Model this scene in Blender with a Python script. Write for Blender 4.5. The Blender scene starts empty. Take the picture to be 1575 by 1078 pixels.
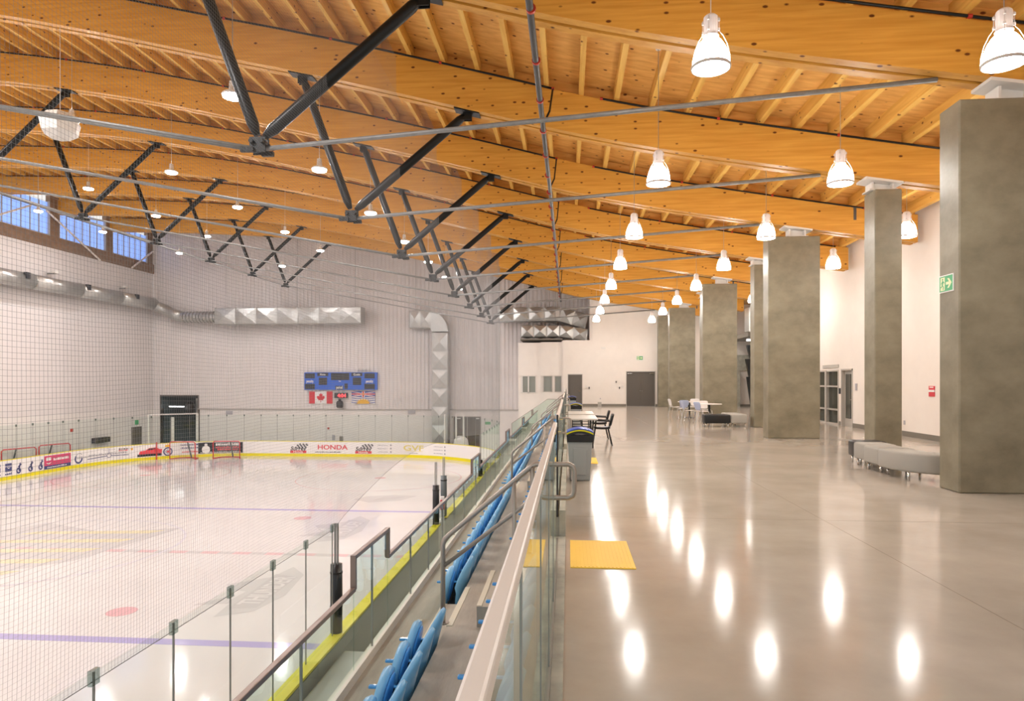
import bpy, math, random
from mathutils import Vector, Matrix
random.seed(7)
C = bpy.context.scene.collection
SC = bpy.context.scene
PI = math.pi

# ------------------------------------------------------------ camera, world, exposure
cam_d = bpy.data.cameras.new('camera'); cam = bpy.data.objects.new('camera', cam_d); C.objects.link(cam)
cam.location = (0, 0, 1.70)
cam.rotation_euler = (PI/2, 0, math.atan(86.5/1050))
cam_d.sensor_width = 36; cam_d.lens = 24.0
cam_d.shift_y = 46.5/1575
cam_d.clip_end = 300; cam_d.clip_start = 0.05
SC.camera = cam
SC.view_settings.view_transform = 'Standard'; SC.view_settings.look = 'None'
SC.view_settings.gamma = 1; SC.view_settings.exposure = 0.80
SC.cycles.transparent_max_bounces = 40
SC.cycles.max_bounces = 8; SC.cycles.diffuse_bounces = 4; SC.cycles.glossy_bounces = 4
SC.cycles.caustics_reflective = False; SC.cycles.caustics_refractive = False
SC.cycles.sample_clamp_indirect = 6
w = bpy.data.worlds.new('world'); SC.world = w; w.use_nodes = True
w.node_tree.nodes['Background'].inputs[0].default_value = (1.0, 0.97, 0.94, 1)
w.node_tree.nodes['Background'].inputs[1].default_value = 0.55
PENDANT_W, LENS_W, HIGHBAY_W = 26.0, 85.0, 300.0

# ------------------------------------------------------------ materials
def mat(name, col, rough=0.6, metal=0.0, spec=0.5, emit=None, es=0, noise=0, nscale=4, bump=0, bscale=20, vec=(1, 1, 1), col2=None, coat=0):
    m = bpy.data.materials.new(name); m.use_nodes = True
    nt = m.node_tree; b = nt.nodes['Principled BSDF']
    b.inputs['Base Color'].default_value = (*col, 1); b.inputs['Roughness'].default_value = rough
    b.inputs['Metallic'].default_value = metal; b.inputs['Specular IOR Level'].default_value = spec
    if coat: b.inputs['Coat Weight'].default_value = coat; b.inputs['Coat Roughness'].default_value = 0.08
    if emit: b.inputs['Emission Color'].default_value = (*emit, 1); b.inputs['Emission Strength'].default_value = es
    if noise or bump:
        tc = nt.nodes.new('ShaderNodeTexCoord'); mp = nt.nodes.new('ShaderNodeMapping')
        mp.inputs['Scale'].default_value = vec
        nt.links.new(tc.outputs['Object'], mp.inputs[0])
    if noise:
        n = nt.nodes.new('ShaderNodeTexNoise'); n.inputs['Scale'].default_value = nscale; n.inputs['Detail'].default_value = 6
        n.inputs['Roughness'].default_value = 0.6
        nt.links.new(mp.outputs[0], n.inputs['Vector'])
        r = nt.nodes.new('ShaderNodeValToRGB')
        r.color_ramp.elements[0].position = 0.3; r.color_ramp.elements[1].position = 0.7
        c2 = col2 or tuple(c*(1-noise) for c in col)
        r.color_ramp.elements[0].color = (*c2, 1); r.color_ramp.elements[1].color = (*[min(1, c*(1+noise*.3)) for c in col], 1)
        nt.links.new(n.outputs['Fac'], r.inputs[0]); nt.links.new(r.outputs[0], b.inputs['Base Color'])
    if bump:
        n2 = nt.nodes.new('ShaderNodeTexNoise'); n2.inputs['Scale'].default_value = bscale; n2.inputs['Detail'].default_value = 3
        nt.links.new(mp.outputs[0], n2.inputs['Vector'])
        bp = nt.nodes.new('ShaderNodeBump'); bp.inputs['Strength'].default_value = bump; bp.inputs['Distance'].default_value = 0.02
        nt.links.new(n2.outputs['Fac'], bp.inputs['Height']); nt.links.new(bp.outputs[0], b.inputs['Normal'])
    return m

def wood(name, base, dark, grain=(0.5, 6, 9), knot=True, lam=0):
    m = bpy.data.materials.new(name); m.use_nodes = True
    nt = m.node_tree; b = nt.nodes['Principled BSDF']; L = nt.links.new
    b.inputs['Roughness'].default_value = 0.5; b.inputs['Specular IOR Level'].default_value = 0.35
    tc = nt.nodes.new('ShaderNodeTexCoord'); mp = nt.nodes.new('ShaderNodeMapping'); mp.inputs['Scale'].default_value = grain
    L(tc.outputs['Object'], mp.inputs[0])
    n = nt.nodes.new('ShaderNodeTexNoise'); n.inputs['Scale'].default_value = 1.6; n.inputs['Detail'].default_value = 7; n.inputs['Distortion'].default_value = 0.4
    L(mp.outputs[0], n.inputs['Vector'])
    r = nt.nodes.new('ShaderNodeValToRGB'); r.color_ramp.elements[0].position = 0.34; r.color_ramp.elements[1].position = 0.66
    r.color_ramp.elements[0].color = (*dark, 1); r.color_ramp.elements[1].color = (*base, 1)
    L(n.outputs['Fac'], r.inputs[0]); out = r.outputs[0]
    if knot:
        mk = nt.nodes.new('ShaderNodeMapping'); mk.inputs['Scale'].default_value = (2.8, 3.6, 5.2)
        L(tc.outputs['Object'], mk.inputs[0])
        v = nt.nodes.new('ShaderNodeTexVoronoi'); v.inputs['Scale'].default_value = 1.0
        L(mk.outputs[0], v.inputs['Vector'])
        r2 = nt.nodes.new('ShaderNodeValToRGB'); r2.color_ramp.elements[0].position = 0.09; r2.color_ramp.elements[1].position = 0.15
        r2.color_ramp.elements[0].color = (0, 0, 0, 1); r2.color_ramp.elements[1].color = (1, 1, 1, 1)
        L(v.outputs['Distance'], r2.inputs[0])
        mx = nt.nodes.new('ShaderNodeMix'); mx.data_type = 'RGBA'
        mx.inputs[6].default_value = (dark[0]*.22, dark[1]*.12, dark[2]*.1, 1)
        L(r2.outputs[0], mx.inputs[0]); L(out, mx.inputs[7]); out = mx.outputs[2]
    L(out, b.inputs['Base Color'])
    return m

def glass(name, tint=(0.90, 0.95, 0.92), refl=1.0):
    m = bpy.data.materials.new(name); m.use_nodes = True; nt = m.node_tree; nt.nodes.clear(); L = nt.links.new
    o = nt.nodes.new('ShaderNodeOutputMaterial'); t = nt.nodes.new('ShaderNodeBsdfTransparent'); g = nt.nodes.new('ShaderNodeBsdfGlossy')
    t.inputs[0].default_value = (*tint, 1); g.inputs['Roughness'].default_value = 0.02; g.inputs[0].default_value = (0.92, 1, 0.97, 1)
    f = nt.nodes.new('ShaderNodeFresnel'); f.inputs[0].default_value = 1.45
    mul = nt.nodes.new('ShaderNodeMath'); mul.operation = 'MULTIPLY'; mul.inputs[1].default_value = refl
    mx = nt.nodes.new('ShaderNodeMixShader')
    ge = nt.nodes.new('ShaderNodeNewGeometry'); inv = nt.nodes.new('ShaderNodeMath'); inv.operation = 'SUBTRACT'; inv.inputs[0].default_value = 1
    m2 = nt.nodes.new('ShaderNodeMath'); m2.operation = 'MULTIPLY'
    L(ge.outputs['Backfacing'], inv.inputs[1]); L(f.outputs[0], m2.inputs[0]); L(inv.outputs[0], m2.inputs[1])
    L(m2.outputs[0], mul.inputs[0]); L(mul.outputs[0], mx.inputs[0]); L(t.outputs[0], mx.inputs[1]); L(g.outputs[0], mx.inputs[2]); L(mx.outputs[0], o.inputs[0])
    return m

M = {}
M['floor'] = mat('polished_concrete', (0.50, 0.45, 0.39), 0.12, spec=0.2, noise=0.2, nscale=0.7, bump=0.045, bscale=2.2, col2=(0.40, 0.355, 0.305))
M['bleacher'] = mat('bleacher_concrete', (0.47, 0.43, 0.365), 0.55, noise=0.35, nscale=1.3, vec=(3, 0.6, 1), bump=0.1)
M['kerb'] = mat('kerb_concrete', (0.42, 0.41, 0.34), 0.6, noise=0.35, nscale=4)
M['column'] = mat('column_concrete', (0.265, 0.235, 0.165), 0.42, noise=0.36, nscale=1.5, vec=(1, 1, 1.3), bump=0.08, bscale=12, col2=(0.175, 0.152, 0.10))
M['ice'] = mat('ice', (0.72, 0.695, 0.69), 0.10, noise=0.05, nscale=0.6, bump=0.02, bscale=2)
M['benchfloor'] = mat('bench_floor_concrete', (0.33, 0.34, 0.31), 0.7, noise=0.2, nscale=3)
M['cream'] = mat('cream_wall_paint', (0.83, 0.77, 0.71), 0.7, noise=0.03, nscale=2)
M['white'] = mat('white_block_paint', (0.80, 0.76, 0.73), 0.6, noise=0.04, nscale=2)
M['metalwall'] = mat('corrugated_steel_cladding', (0.75, 0.705, 0.69), 0.45, noise=0.03, nscale=2)
M['brown'] = mat('brown_timber_band', (0.27, 0.17, 0.11), 0.6, noise=0.3, nscale=3)
M['skirt'] = mat('grey_skirting', (0.20, 0.18, 0.15), 0.5)
M['beam'] = wood('glulam', (0.72, 0.37, 0.065), (0.60, 0.28, 0.04))
M['purlin'] = wood('purlin_timber', (0.80, 0.50, 0.13), (0.68, 0.38, 0.08), grain=(8, 0.5, 8))
M['deck'] = wood('plywood_deck', (0.84, 0.49, 0.15), (0.66, 0.33, 0.08), grain=(0.8, 5, 5))
M['black'] = mat('black_steel_paint', (0.008, 0.009, 0.009), 0.38, spec=0.3)
M['galv'] = mat('galvanised_steel', (0.30, 0.30, 0.29), 0.45, metal=0.3, noise=0.2, nscale=8)
M['pipe'] = mat('grey_steel_pipe', (0.11, 0.11, 0.11), 0.4, metal=0.4)
M['stainless'] = mat('brushed_steel_rail', (0.40, 0.35, 0.31), 0.35, metal=0.55)
M['railpale'] = mat('pale_anodised_rail', (0.80, 0.73, 0.67), 0.4)
M['railbrown'] = mat('bronze_guard_rail', (0.26, 0.19, 0.16), 0.35, metal=0.4)
M['duct'] = mat('duct_sheet_metal', (0.52, 0.52, 0.50), 0.36, metal=0.75, noise=0.12, nscale=2)
M['red'] = mat('red_fitting', (0.45, 0.03, 0.015), 0.4)
M['goalred'] = mat('goal_red_paint', (0.60, 0.04, 0.05), 0.4)
M['yellow'] = mat('yellow_board_plastic', (0.80, 0.70, 0.01), 0.4)
M['board'] = mat('white_board_plastic', (0.86, 0.83, 0.82), 0.3)
M['boardback'] = mat('grey_board_back', (0.45, 0.46, 0.45), 0.5)
M['mat'] = mat('yellow_tactile_rubber', (0.93, 0.60, 0.04), 0.5)
M['seat'] = mat('blue_seat_plastic', (0.07, 0.34, 0.74), 0.3, coat=0.3)
M['seatback'] = mat('light_blue_seat_shell', (0.22, 0.52, 0.83), 0.3, coat=0.3)
M['glass'] = glass('clear_glass', (0.86, 0.925, 0.89))
M['rglass'] = glass('rink_glass', (0.94, 0.965, 0.955), 0.7)
M['winglass'] = mat('dim_window_glass', (0.27, 0.28, 0.25), 0.08)
M['darkglass'] = mat('dark_screen_glass', (0.045, 0.05, 0.042), 0.08)
M['darkdoor'] = mat('dark_grey_door_paint', (0.115, 0.10, 0.085), 0.4)
M['frame'] = mat('grey_door_frame', (0.45, 0.42, 0.38), 0.5)
M['offwhite'] = mat('off_white_metal', (0.75, 0.72, 0.68), 0.4)
M['lamp'] = mat('lit_lamp_glass', (0.9, 0.88, 0.85), 0.3, emit=(1.0, 0.955, 0.90), es=PENDANT_W)
M['lamplens'] = mat('lit_lamp_lens', (0.9, 0.88, 0.85), 0.3, emit=(1.0, 0.955, 0.90), es=LENS_W)
M['lampring'] = mat('lamp_ring', (0.60, 0.55, 0.52), 0.3)
M['lamphouse'] = mat('lamp_housing', (0.80, 0.74, 0.72), 0.3)
M['highbay'] = mat('lit_high_bay', (0.9, 0.9, 0.9), 0.3, emit=(1.0, 0.96, 0.95), es=HIGHBAY_W)
M['tubelit'] = mat('lit_tube', (0.9, 0.9, 0.9), 0.3, emit=(1, 1, 1), es=6)
M['sky'] = mat('daylight_window', (0.2, 0.3, 0.6), 0.2, emit=(0.25, 0.42, 1.0), es=0.62)
M['net'] = mat('net_twine', (0.24, 0.24, 0.24), 0.8)
M['bin'] = mat('grey_bin_plastic', (0.36, 0.37, 0.37), 0.4)
M['binblack'] = mat('black_bin_liner', (0.01, 0.01, 0.012), 0.25)
M['blue'] = mat('royal_blue', (0.02, 0.09, 0.55), 0.4)
M['scoreblue'] = mat('scoreboard_blue', (0.015, 0.12, 0.62), 0.4)
M['ink'] = mat('dark_ink', (0.02, 0.022, 0.03), 0.5)
M['inkblue'] = mat('navy_ink', (0.05, 0.06, 0.20), 0.5)
M['inkred'] = mat('red_ink', (0.72, 0.06, 0.08), 0.5)
M['inkpink'] = mat('crimson_ink', (0.62, 0.06, 0.16), 0.5)
M['inkgrey'] = mat('grey_ink', (0.42, 0.41, 0.44), 0.5)
M['inkgold'] = mat('gold_ink', (0.78, 0.66, 0.16), 0.5)
M['inkwhite'] = mat('white_ink', (0.85, 0.84, 0.82), 0.5)
M['flagred'] = mat('flag_red', (0.66, 0.02, 0.04), 0.6)
M['flagblue'] = mat('flag_blue', (0.03, 0.07, 0.35), 0.6)
M['flagwhite'] = mat('flag_white', (0.80, 0.78, 0.77), 0.6)
M['flaggold'] = mat('flag_gold', (0.85, 0.45, 0.02), 0.6)
M['led'] = mat('red_led', (0.5, 0.02, 0.02), 0.4, emit=(1, 0.05, 0.06), es=1.8)
M['exitgreen'] = mat('exit_green', (0.07, 0.42, 0.17), 0.4)
M['exitpale'] = mat('exit_pale', (0.80, 0.84, 0.52), 0.4)
M['icelineblue'] = mat('ice_blue_paint', (0.44, 0.40, 0.66), 0.12)
M['icelinered'] = mat('ice_red_paint', (0.72, 0.50, 0.51), 0.12)
M['icedot'] = mat('ice_dot_paint', (0.72, 0.44, 0.46), 0.12)
M['icegrey'] = mat('ice_grey_paint', (0.56, 0.54, 0.54), 0.12)
M['icepale'] = mat('ice_pale_grey_paint', (0.60, 0.58, 0.58), 0.12)
M['iceyellow'] = mat('ice_yellow_paint', (0.72, 0.65, 0.44), 0.12)
M['icecircle'] = mat('ice_circle_paint', (0.66, 0.64, 0.72), 0.12)
M['ottgrey'] = mat('grey_felt', (0.36, 0.345, 0.31), 0.9, bump=0.1, bscale=200)
M['ottblack'] = mat('black_vinyl', (0.007, 0.007, 0.008), 0.4)
M['ottbrown'] = mat('dark_brown_vinyl', (0.026, 0.021, 0.02), 0.35)
M['chrome'] = mat('chrome', (0.8, 0.8, 0.8), 0.15, metal=1)
M['chairwhite'] = mat('white_chair_plastic', (0.80, 0.76, 0.74), 0.35)
M['chairblue'] = mat('pale_blue_chair_plastic', (0.40, 0.45, 0.62), 0.35)
M['tabletop'] = mat('pale_table_top', (0.62, 0.58, 0.54), 0.3)
M['blackplastic'] = mat('black_plastic', (0.012, 0.012, 0.012), 0.4)
M['pad'] = mat('black_vinyl_pad', (0.012, 0.014, 0.018), 0.3)
M['padgrey'] = mat('grey_vinyl_pad', (0.10, 0.12, 0.13), 0.35)
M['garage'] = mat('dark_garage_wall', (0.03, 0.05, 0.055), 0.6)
M['nosing'] = mat('pale_aluminium_nosing', (0.66, 0.62, 0.50), 0.4)

# ------------------------------------------------------------ mesh builder
class MB:
    def __init__(s): s.v = []; s.f = []; s.m = []; s.mi = 0
    def face(s, pts):
        n = len(s.v); s.v += [tuple(p) for p in pts]; s.f.append(tuple(range(n, n+len(pts)))); s.m.append(s.mi); return s
    def box(s, x0, x1, y0, y1, z0, z1):
        n = len(s.v)
        s.v += [(x, y, z) for z in (z0, z1) for y in (y0, y1) for x in (x0, x1)]
        for q in ((0, 2, 3, 1), (4, 5, 7, 6), (0, 1, 5, 4), (2, 6, 7, 3), (0, 4, 6, 2), (1, 3, 7, 5)):
            s.f.append(tuple(n+i for i in q)); s.m.append(s.mi)
        return s
    def hexa(s, p):   # 8 points ordered like box
        n = len(s.v); s.v += [tuple(q) for q in p]
        for q in ((0, 2, 3, 1), (4, 5, 7, 6), (0, 1, 5, 4), (2, 6, 7, 3), (0, 4, 6, 2), (1, 3, 7, 5)):
            s.f.append(tuple(n+i for i in q)); s.m.append(s.mi)
        return s
    def ringed(s, rings, caps=True, closed=False):
        n0 = len(s.v); k = len(rings[0])
        for r in rings: s.v += [tuple(p) for p in r]
        R = len(rings)
        for i in range(R if closed else R-1):
            a = n0+i*k; b = n0+((i+1) % R)*k
            for j in range(k):
                s.f.append((a+j, a+(j+1) % k, b+(j+1) % k, b+j)); s.m.append(s.mi)
        if caps and not closed:
            s.f.append(tuple(n0+j for j in reversed(range(k)))); s.m.append(s.mi)
            s.f.append(tuple(n0+(R-1)*k+j for j in range(k))); s.m.append(s.mi)
        return s
    def tube(s, path, r, n=8, closed=False):
        P = [Vector(p) for p in path]; rings = []; up = None
        for i, p in enumerate(P):
            if closed: t = (P[(i+1) % len(P)]-P[i-1])
            elif i == 0: t = P[1]-P[0]
            elif i == len(P)-1: t = P[-1]-P[-2]
            else: t = (P[i+1]-p).normalized()+(p-P[i-1]).normalized()
            t.normalize()
            if up is None: up = Vector((0, 0, 1)) if abs(t.z) < .9 else Vector((0, 1, 0))
            a = t.cross(up)
            if a.length < 1e-4: a = t.cross(Vector((1, 0, 0)))
            a.normalize(); b = a.cross(t); up = b
            rr = r[i] if isinstance(r, (list, tuple)) else r
            rings.append([p+a*math.cos(2*PI*j/n)*rr+b*math.sin(2*PI*j/n)*rr for j in range(n)])
        return s.ringed(rings, closed=closed)
    def cyl(s, a, b, r, n=10, r2=None): return s.tube([a, b], [r, r if r2 is None else r2], n)
    def lathe(s, c, prof, n=20, caps=True):
        return s.ringed([[(c[0]+r*math.cos(2*PI*j/n), c[1]+r*math.sin(2*PI*j/n), c[2]+z) for j in range(n)] for r, z in prof], caps=caps)
    def prism(s, pts, f, d0, d1):   # pts 2D, f(u,v,d)->xyz
        return s.ringed([[f(u, v, d0) for u, v in pts], [f(u, v, d1) for u, v in pts]])
    def build(s, name, mats, parent=None, smooth=False, bevel=0, seg=2):
        o0 = ORG.get(parent.name, (0, 0, 0)) if parent else (0, 0, 0)
        me = bpy.data.meshes.new(name)
        me.from_pydata([(x-o0[0], y-o0[1], z-o0[2]) for x, y, z in s.v], [], s.f)
        if not isinstance(mats, (list, tuple)): mats = [mats]
        for m in mats: me.materials.append(m)
        if len(mats) > 1: me.polygons.foreach_set('material_index', s.m)
        if smooth: me.polygons.foreach_set('use_smooth', [True]*len(me.polygons))
        me.update()
        o = bpy.data.objects.new(name, me); C.objects.link(o)
        if parent: o.parent = parent; ORG[o.name] = o0
        if bevel:
            b = o.modifiers.new('b', 'BEVEL'); b.width = bevel; b.segments = seg; b.limit_method = 'ANGLE'
        return o
ORG = {}
def tag(o, label=None, cat=None, group=None, kind=None):
    if label: o['label'] = label
    if cat: o['category'] = cat
    if group: o['group'] = group
    if kind: o['kind'] = kind
    return o
def empty(name, loc=(0, 0, 0)):
    o = bpy.data.objects.new(name, None); C.objects.link(o); o.location = loc; o.empty_display_size = .1
    ORG[o.name] = tuple(loc); return o
def struct(name, mb, m, label=None, parent=None, **k):
    o = mb.build(name, m, parent, **k)
    if not parent: o['kind'] = 'structure'
    if label: o['label'] = label
    return o
KIDS = {}
def copy_tree(o, parent=None):
    c = o.copy(); C.objects.link(c); c.parent = parent
    for ch in o.children: copy_tree(ch, c)
    return c
_txt = {}
def text_polys(body, bold=False):
    if body not in _txt:
        cu = bpy.data.curves.new('t', 'FONT'); cu.body = body; cu.align_x = 'CENTER'; cu.size = 1; cu.resolution_u = 3
        if bold: cu.offset = 0.02
        ob = bpy.data.objects.new('t', cu); C.objects.link(ob)
        dg = bpy.context.evaluated_depsgraph_get(); me = bpy.data.meshes.new_from_object(ob.evaluated_get(dg))
        _txt[body] = ([tuple(v.co) for v in me.vertices], [tuple(p.vertices) for p in me.polygons])
        bpy.data.objects.remove(ob); bpy.data.meshes.remove(me)
    return _txt[body]
def add_text(mb, body, f, x, y, h, wd=None, shear=0, bold=True):
    """centre x, baseline y, letter height h, total width wd; f(u,v)->xyz"""
    vs, fs = text_polys(body, bold)
    xs = [v[0] for v in vs]; w0 = max(xs)-min(xs); c0 = (max(xs)+min(xs))/2; hh = max(v[1] for v in vs)
    sy = h/hh; sx = (wd/w0) if wd else sy
    n = len(mb.v); mb.v += [tuple(f(x+(v[0]-c0)*sx+shear*v[1]*sy, y+v[1]*sy)) for v in vs]
    for p in fs: mb.f.append(tuple(n+i for i in p)); mb.m.append(mb.mi)
ORD = ['first', 'second', 'third', 'fourth', 'fifth', 'sixth', 'seventh', 'eighth', 'ninth', 'tenth', 'eleventh', 'twelfth', 'thirteenth', 'fourteenth', 'fifteenth']

# ------------------------------------------------------------ roof geometry
PROF = [(10.3, 5.70), (8.1, 6.02), (6.6, 6.25), (4.4, 6.60), (2.2, 6.98), (0, 7.45), (-2.6, 8.12), (-5.8, 8.93), (-8.4, 9.52), (-11.8, 10.3), (-14, 10.76),
        (-16.3, 11.15), (-18.5, 11.46), (-20.8, 11.68), (-25, 11.96), (-29.5, 12.13), (-32.2, 12.2)]
def S(x):
    if x >= PROF[0][0]: return PROF[0][1]
    for i in range(len(PROF)-1):
        (a, za), (b, zb) = PROF[i], PROF[i+1]
        if b <= x <= a:
            pm = PROF[i-1] if i else (2*a-b, 2*za-zb); pn = PROF[i+2] if i+2 < len(PROF) else (2*b-a, 2*zb-za)
            t = (a-x)/(a-b); ma = (zb-pm[1])/(b-pm[0])*(b-a); mb_ = (pn[1]-za)/(pn[0]-a)*(b-a)
            return (2*t**3-3*t*t+1)*za+(t**3-2*t*t+t)*ma+(-2*t**3+3*t*t)*zb+(t**3-t*t)*mb_
    return PROF[-1][1]
def DEP(x): return 0.80+0.12*min(1, max(0, (10-x)/12))
def YK(k): return 11.1+4.93*k
XS = [10.12-i*(10.12+32.1)/70 for i in range(71)]
PH, DT = 0.29, 0.06
bay_names = ['before the first roof beam', 'between the first and second roof beams', 'between the second and third roof beams', 'between the third and fourth roof beams',
             'between the fourth and fifth roof beams', 'between the fifth and sixth roof beams', 'between the sixth and seventh roof beams',
             'between the seventh and eighth roof beams', 'beyond the last roof beam']
for b in range(9):
    y0 = YK(b-1); y1 = YK(b) if b < 8 else 50.6
    if b == 0: y0 = 2.0
    mb = MB(); xs = [11.2]+XS
    for i in range(len(xs)-1):
        xa, xb = xs[i], xs[i+1]; za, zb = S(xa)+DEP(xa)+PH, S(xb)+DEP(xb)+PH
        mb.hexa([(xb, y0, zb), (xa, y0, za), (xb, y1, zb), (xa, y1, za), (xb, y0, zb+DT), (xa, y0, za+DT), (xb, y1, zb+DT), (xa, y1, za+DT)])
    dk = struct('ceiling', mb, M['deck'], 'plywood roof deck in the bay '+bay_names[b])
    x = 9.9; n = 0
    while x > -31.8:
        z = S(x)+DEP(x)
        sl = (S(x+.1)-S(x-.1))/.2
        mb = MB(); e = .055
        ya, yb = y0+.04, y1-.04
        mb.hexa([(x-e, ya, z-e*sl), (x+e, ya, z+e*sl), (x-e, yb, z-e*sl), (x+e, yb, z+e*sl), (x-e, ya, z+PH-e*sl), (x+e, ya, z+PH+e*sl), (x-e, yb, z+PH-e*sl), (x+e, yb, z+PH+e*sl)])
        mb.build('purlin', M['purlin'], dk); x -= .80; n += 1
    # rim blocking above the beam line
    mb = MB(); yb = y1-.06
    for i in range(len(XS)-1):
        xa, xb = XS[i], XS[i+1]; za, zb = S(xa)+DEP(xa), S(xb)+DEP(xb)
        mb.hexa([(xb, yb, zb), (xa, yb, za), (xb, yb+.05, zb), (xa, yb+.05, za), (xb, yb, zb+PH), (xa, yb, za+PH), (xb, yb+.05, zb+PH), (xa, yb+.05, za+PH)])
    mb.build('blocking', M['deck'], dk)

XR_, ZR_, XL_, ZL_ = -5.18, 5.72, -19.4, 8.36
def strut(t, y, a, b):
    A, B = Vector((a[0], y, a[1])), Vector((b[0], y, b[1])); d = (B-A).normalized()
    mb = MB(); mb.tube([A+d*.12, A+d*.32, B-d*.25, B-d*.06], [.055, .10, .10, .06], 12)
    o = mb.build('strut', M['black'], t, smooth=True)
    mb = MB(); sl = (S(b[0]+.2)-S(b[0]-.2))/.4
    mb.hexa([(b[0]+sx*.3, y+sy*.16, S(b[0]+sx*.3)-.03+dz) for dz in (0, .035) for sy in (-1, 1) for sx in (-1, 1)])
    for sy in (-1, 1): mb.box(b[0]-.1, b[0]+.1, y+sy*.05-.012, y+sy*.05+.012, S(b[0])-.2, S(b[0])-.02)
    mb.build('mounting_plate', M['black'], o)
for k in range(-1, 8):
    y = YK(k); t = empty('roof_truss', (-8, y, 5.5))
    tag(t, 'timber arch truss with black V struts and tie rods, %s' % (ORD[k]+' from the camera' if k >= 0 else 'overhead before the first'), 'roof truss', 'timber roof trusses over the rink and concourse')
    for s in (-1, 1):
        mb = MB(); ya, yb = (y-.23, y-.045) if s < 0 else (y+.045, y+.23)
        rings = [[(x, ya, S(x)), (x, yb, S(x)), (x, yb, S(x)+DEP(x)), (x, ya, S(x)+DEP(x))] for x in XS]
        mb.ringed(rings); mb.build('glulam_beam', M['beam'], t)
    mb = MB()
    for xx in (-.6-3.2, -13.9, -24.6, 8.35):
        if xx > 8: mb.box(xx-.03, xx+.05, y-.24, y-.22, S(xx)+.42, S(xx)+.80)
    mb.build('steel_plate', M['pipe'], t)
    for nx, nz, tops in ((XR_, ZR_, (-6.4, -2.38)), (XL_, ZL_, (-20.65, -16.3))):
        for tx in tops: strut(t, y, (nx, nz), (tx, S(tx)-.03))
        mb = MB()
        for s in (-1, 1): mb.box(nx-.14, nx+.14, y+s*.07-.012, y+s*.07+.012, nz-.20, nz+.06)
        mb.cyl((nx-.09, y-.14, nz-.02), (nx-.09, y+.14, nz-.02), .04); mb.cyl((nx+.09, y-.14, nz-.02), (nx+.09, y+.14, nz-.02), .04)
        mb.box(nx-.28, nx-.05, y-.13, y-.06, nz-.2, nz-.12); mb.box(nx+.02, nx+.22, y+.03, y+.1, nz-.23, nz-.15)
        mb.build('node_clevis', M['black'], t, bevel=.006)
    MB().tube([(XR_+.1, y, ZR_-.12), (5.7, y, S(5.7)-.02)], .042, 8).build('tie_rod', M['galv'], t, smooth=True)
    for s in (-1, 1): MB().tube([(XR_-.1, y+s*.075, ZR_-.12), (XL_+.1, y+s*.075, ZL_-.12)], .03, 6).build('tie_rod', M['galv'], t, smooth=True)
    MB().tube([(XL_-.1, y, ZL_-.12), (-31.6, y, 12.1)], .035, 6).build('tie_rod', M['galv'], t, smooth=True)

# columns
colord = ['topped by the first roof beam and carrying the exit sign', 'behind the curved ottomans, under the second roof beam', 'under the third roof beam', 'half hidden behind the third wide column',
          'behind the black bench, under the fifth roof beam', 'under the sixth roof beam', 'under the seventh roof beam, beside the white chairs', 'at the far wall by the double doors']
for k in range(8):
    y = YK(k); x0, x1 = (6.78, 7.36) if k in (1, 3, 5) else (5.88, 7.36)
    z1 = 5.95
    mb = MB().box(x0, x1, y-.28, y+.28, 0, z1)
    t = empty('concrete_column', ((x0+x1)/2, y, 0)); tag(t, ('wide' if k not in (1, 3, 5) else 'narrow')+' grey concrete column '+colord[k], 'column', 'concrete columns along the concourse')
    mb.build('shaft', M['column'], t, bevel=.02, seg=1)
    xc = 7.0 if k in (1, 3, 5) else 6.75
    mb = MB(); zt = S(xc)-.0
    mb.box(xc-.30, xc+.30, y-.2, y+.2, z1, z1+.03).box(xc-.24, xc-.20, y-.17, y+.17, z1+.03, zt-.05).box(xc+.20, xc+.24, y-.17, y+.17, z1+.03, zt-.05).box(xc-.2, xc+.2, y-.02, y+.02, z1+.03, zt-.05)
    mb.hexa([(xc+sx*.40, y+sy*.26, S(xc+sx*.40)-.055+dz) for dz in (0, .05) for sy in (-1, 1) for sx in (-1, 1)])
    mb.build('bearing_bracket', M['offwhite'], t)

# ------------------------------------------------------------ setting
AIS = [6.24+7.86*i for i in range(5)]; AW = 1.2
YF = 46.2
struct('floor', MB().box(-.30, 10.4, -4, YF, -.3, 0).box(10.4, 17, 32, YF+1, -.3, 0), M['floor'], 'polished beige concrete concourse floor')
mb = MB()
for x in (3.1,): mb.box(x-.004, x+.004, -4, YF, 0.0005, .001)
for y in (3.6, 8.6, 13.6, 18.6, 23.6, 28.6, 33.6): mb.box(-.02, 10.3, y-.004, y+.004, 0.0005, .001)
struct('trim_1', mb, mat('floor_joint', (0.30, 0.26, 0.22), .2, spec=.1), 'saw-cut joint lines in the concourse floor')
# bleacher structure
ZA, ZB = -1.10, -.57
struct('floor', MB().box(-2.0, -1.12, 1.2, 44.8, ZA-.25, ZA).box(-1.12, -.30, 1.2, 44.8, ZB-.9, ZB).box(-2.06, -2.0, 1.2, 44.8, -3.75, ZA+.02).box(-.40, -.30, 1.2, 44.8, ZB-.3, -.3), M['bleacher'], 'stepped concrete seating platform of two rows')
struct('floor', MB().box(-4.0, -2.06, 1.2, 46, -3.9, -3.55), M['benchfloor'], 'grey floor of the team benches beside the boards')
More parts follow.
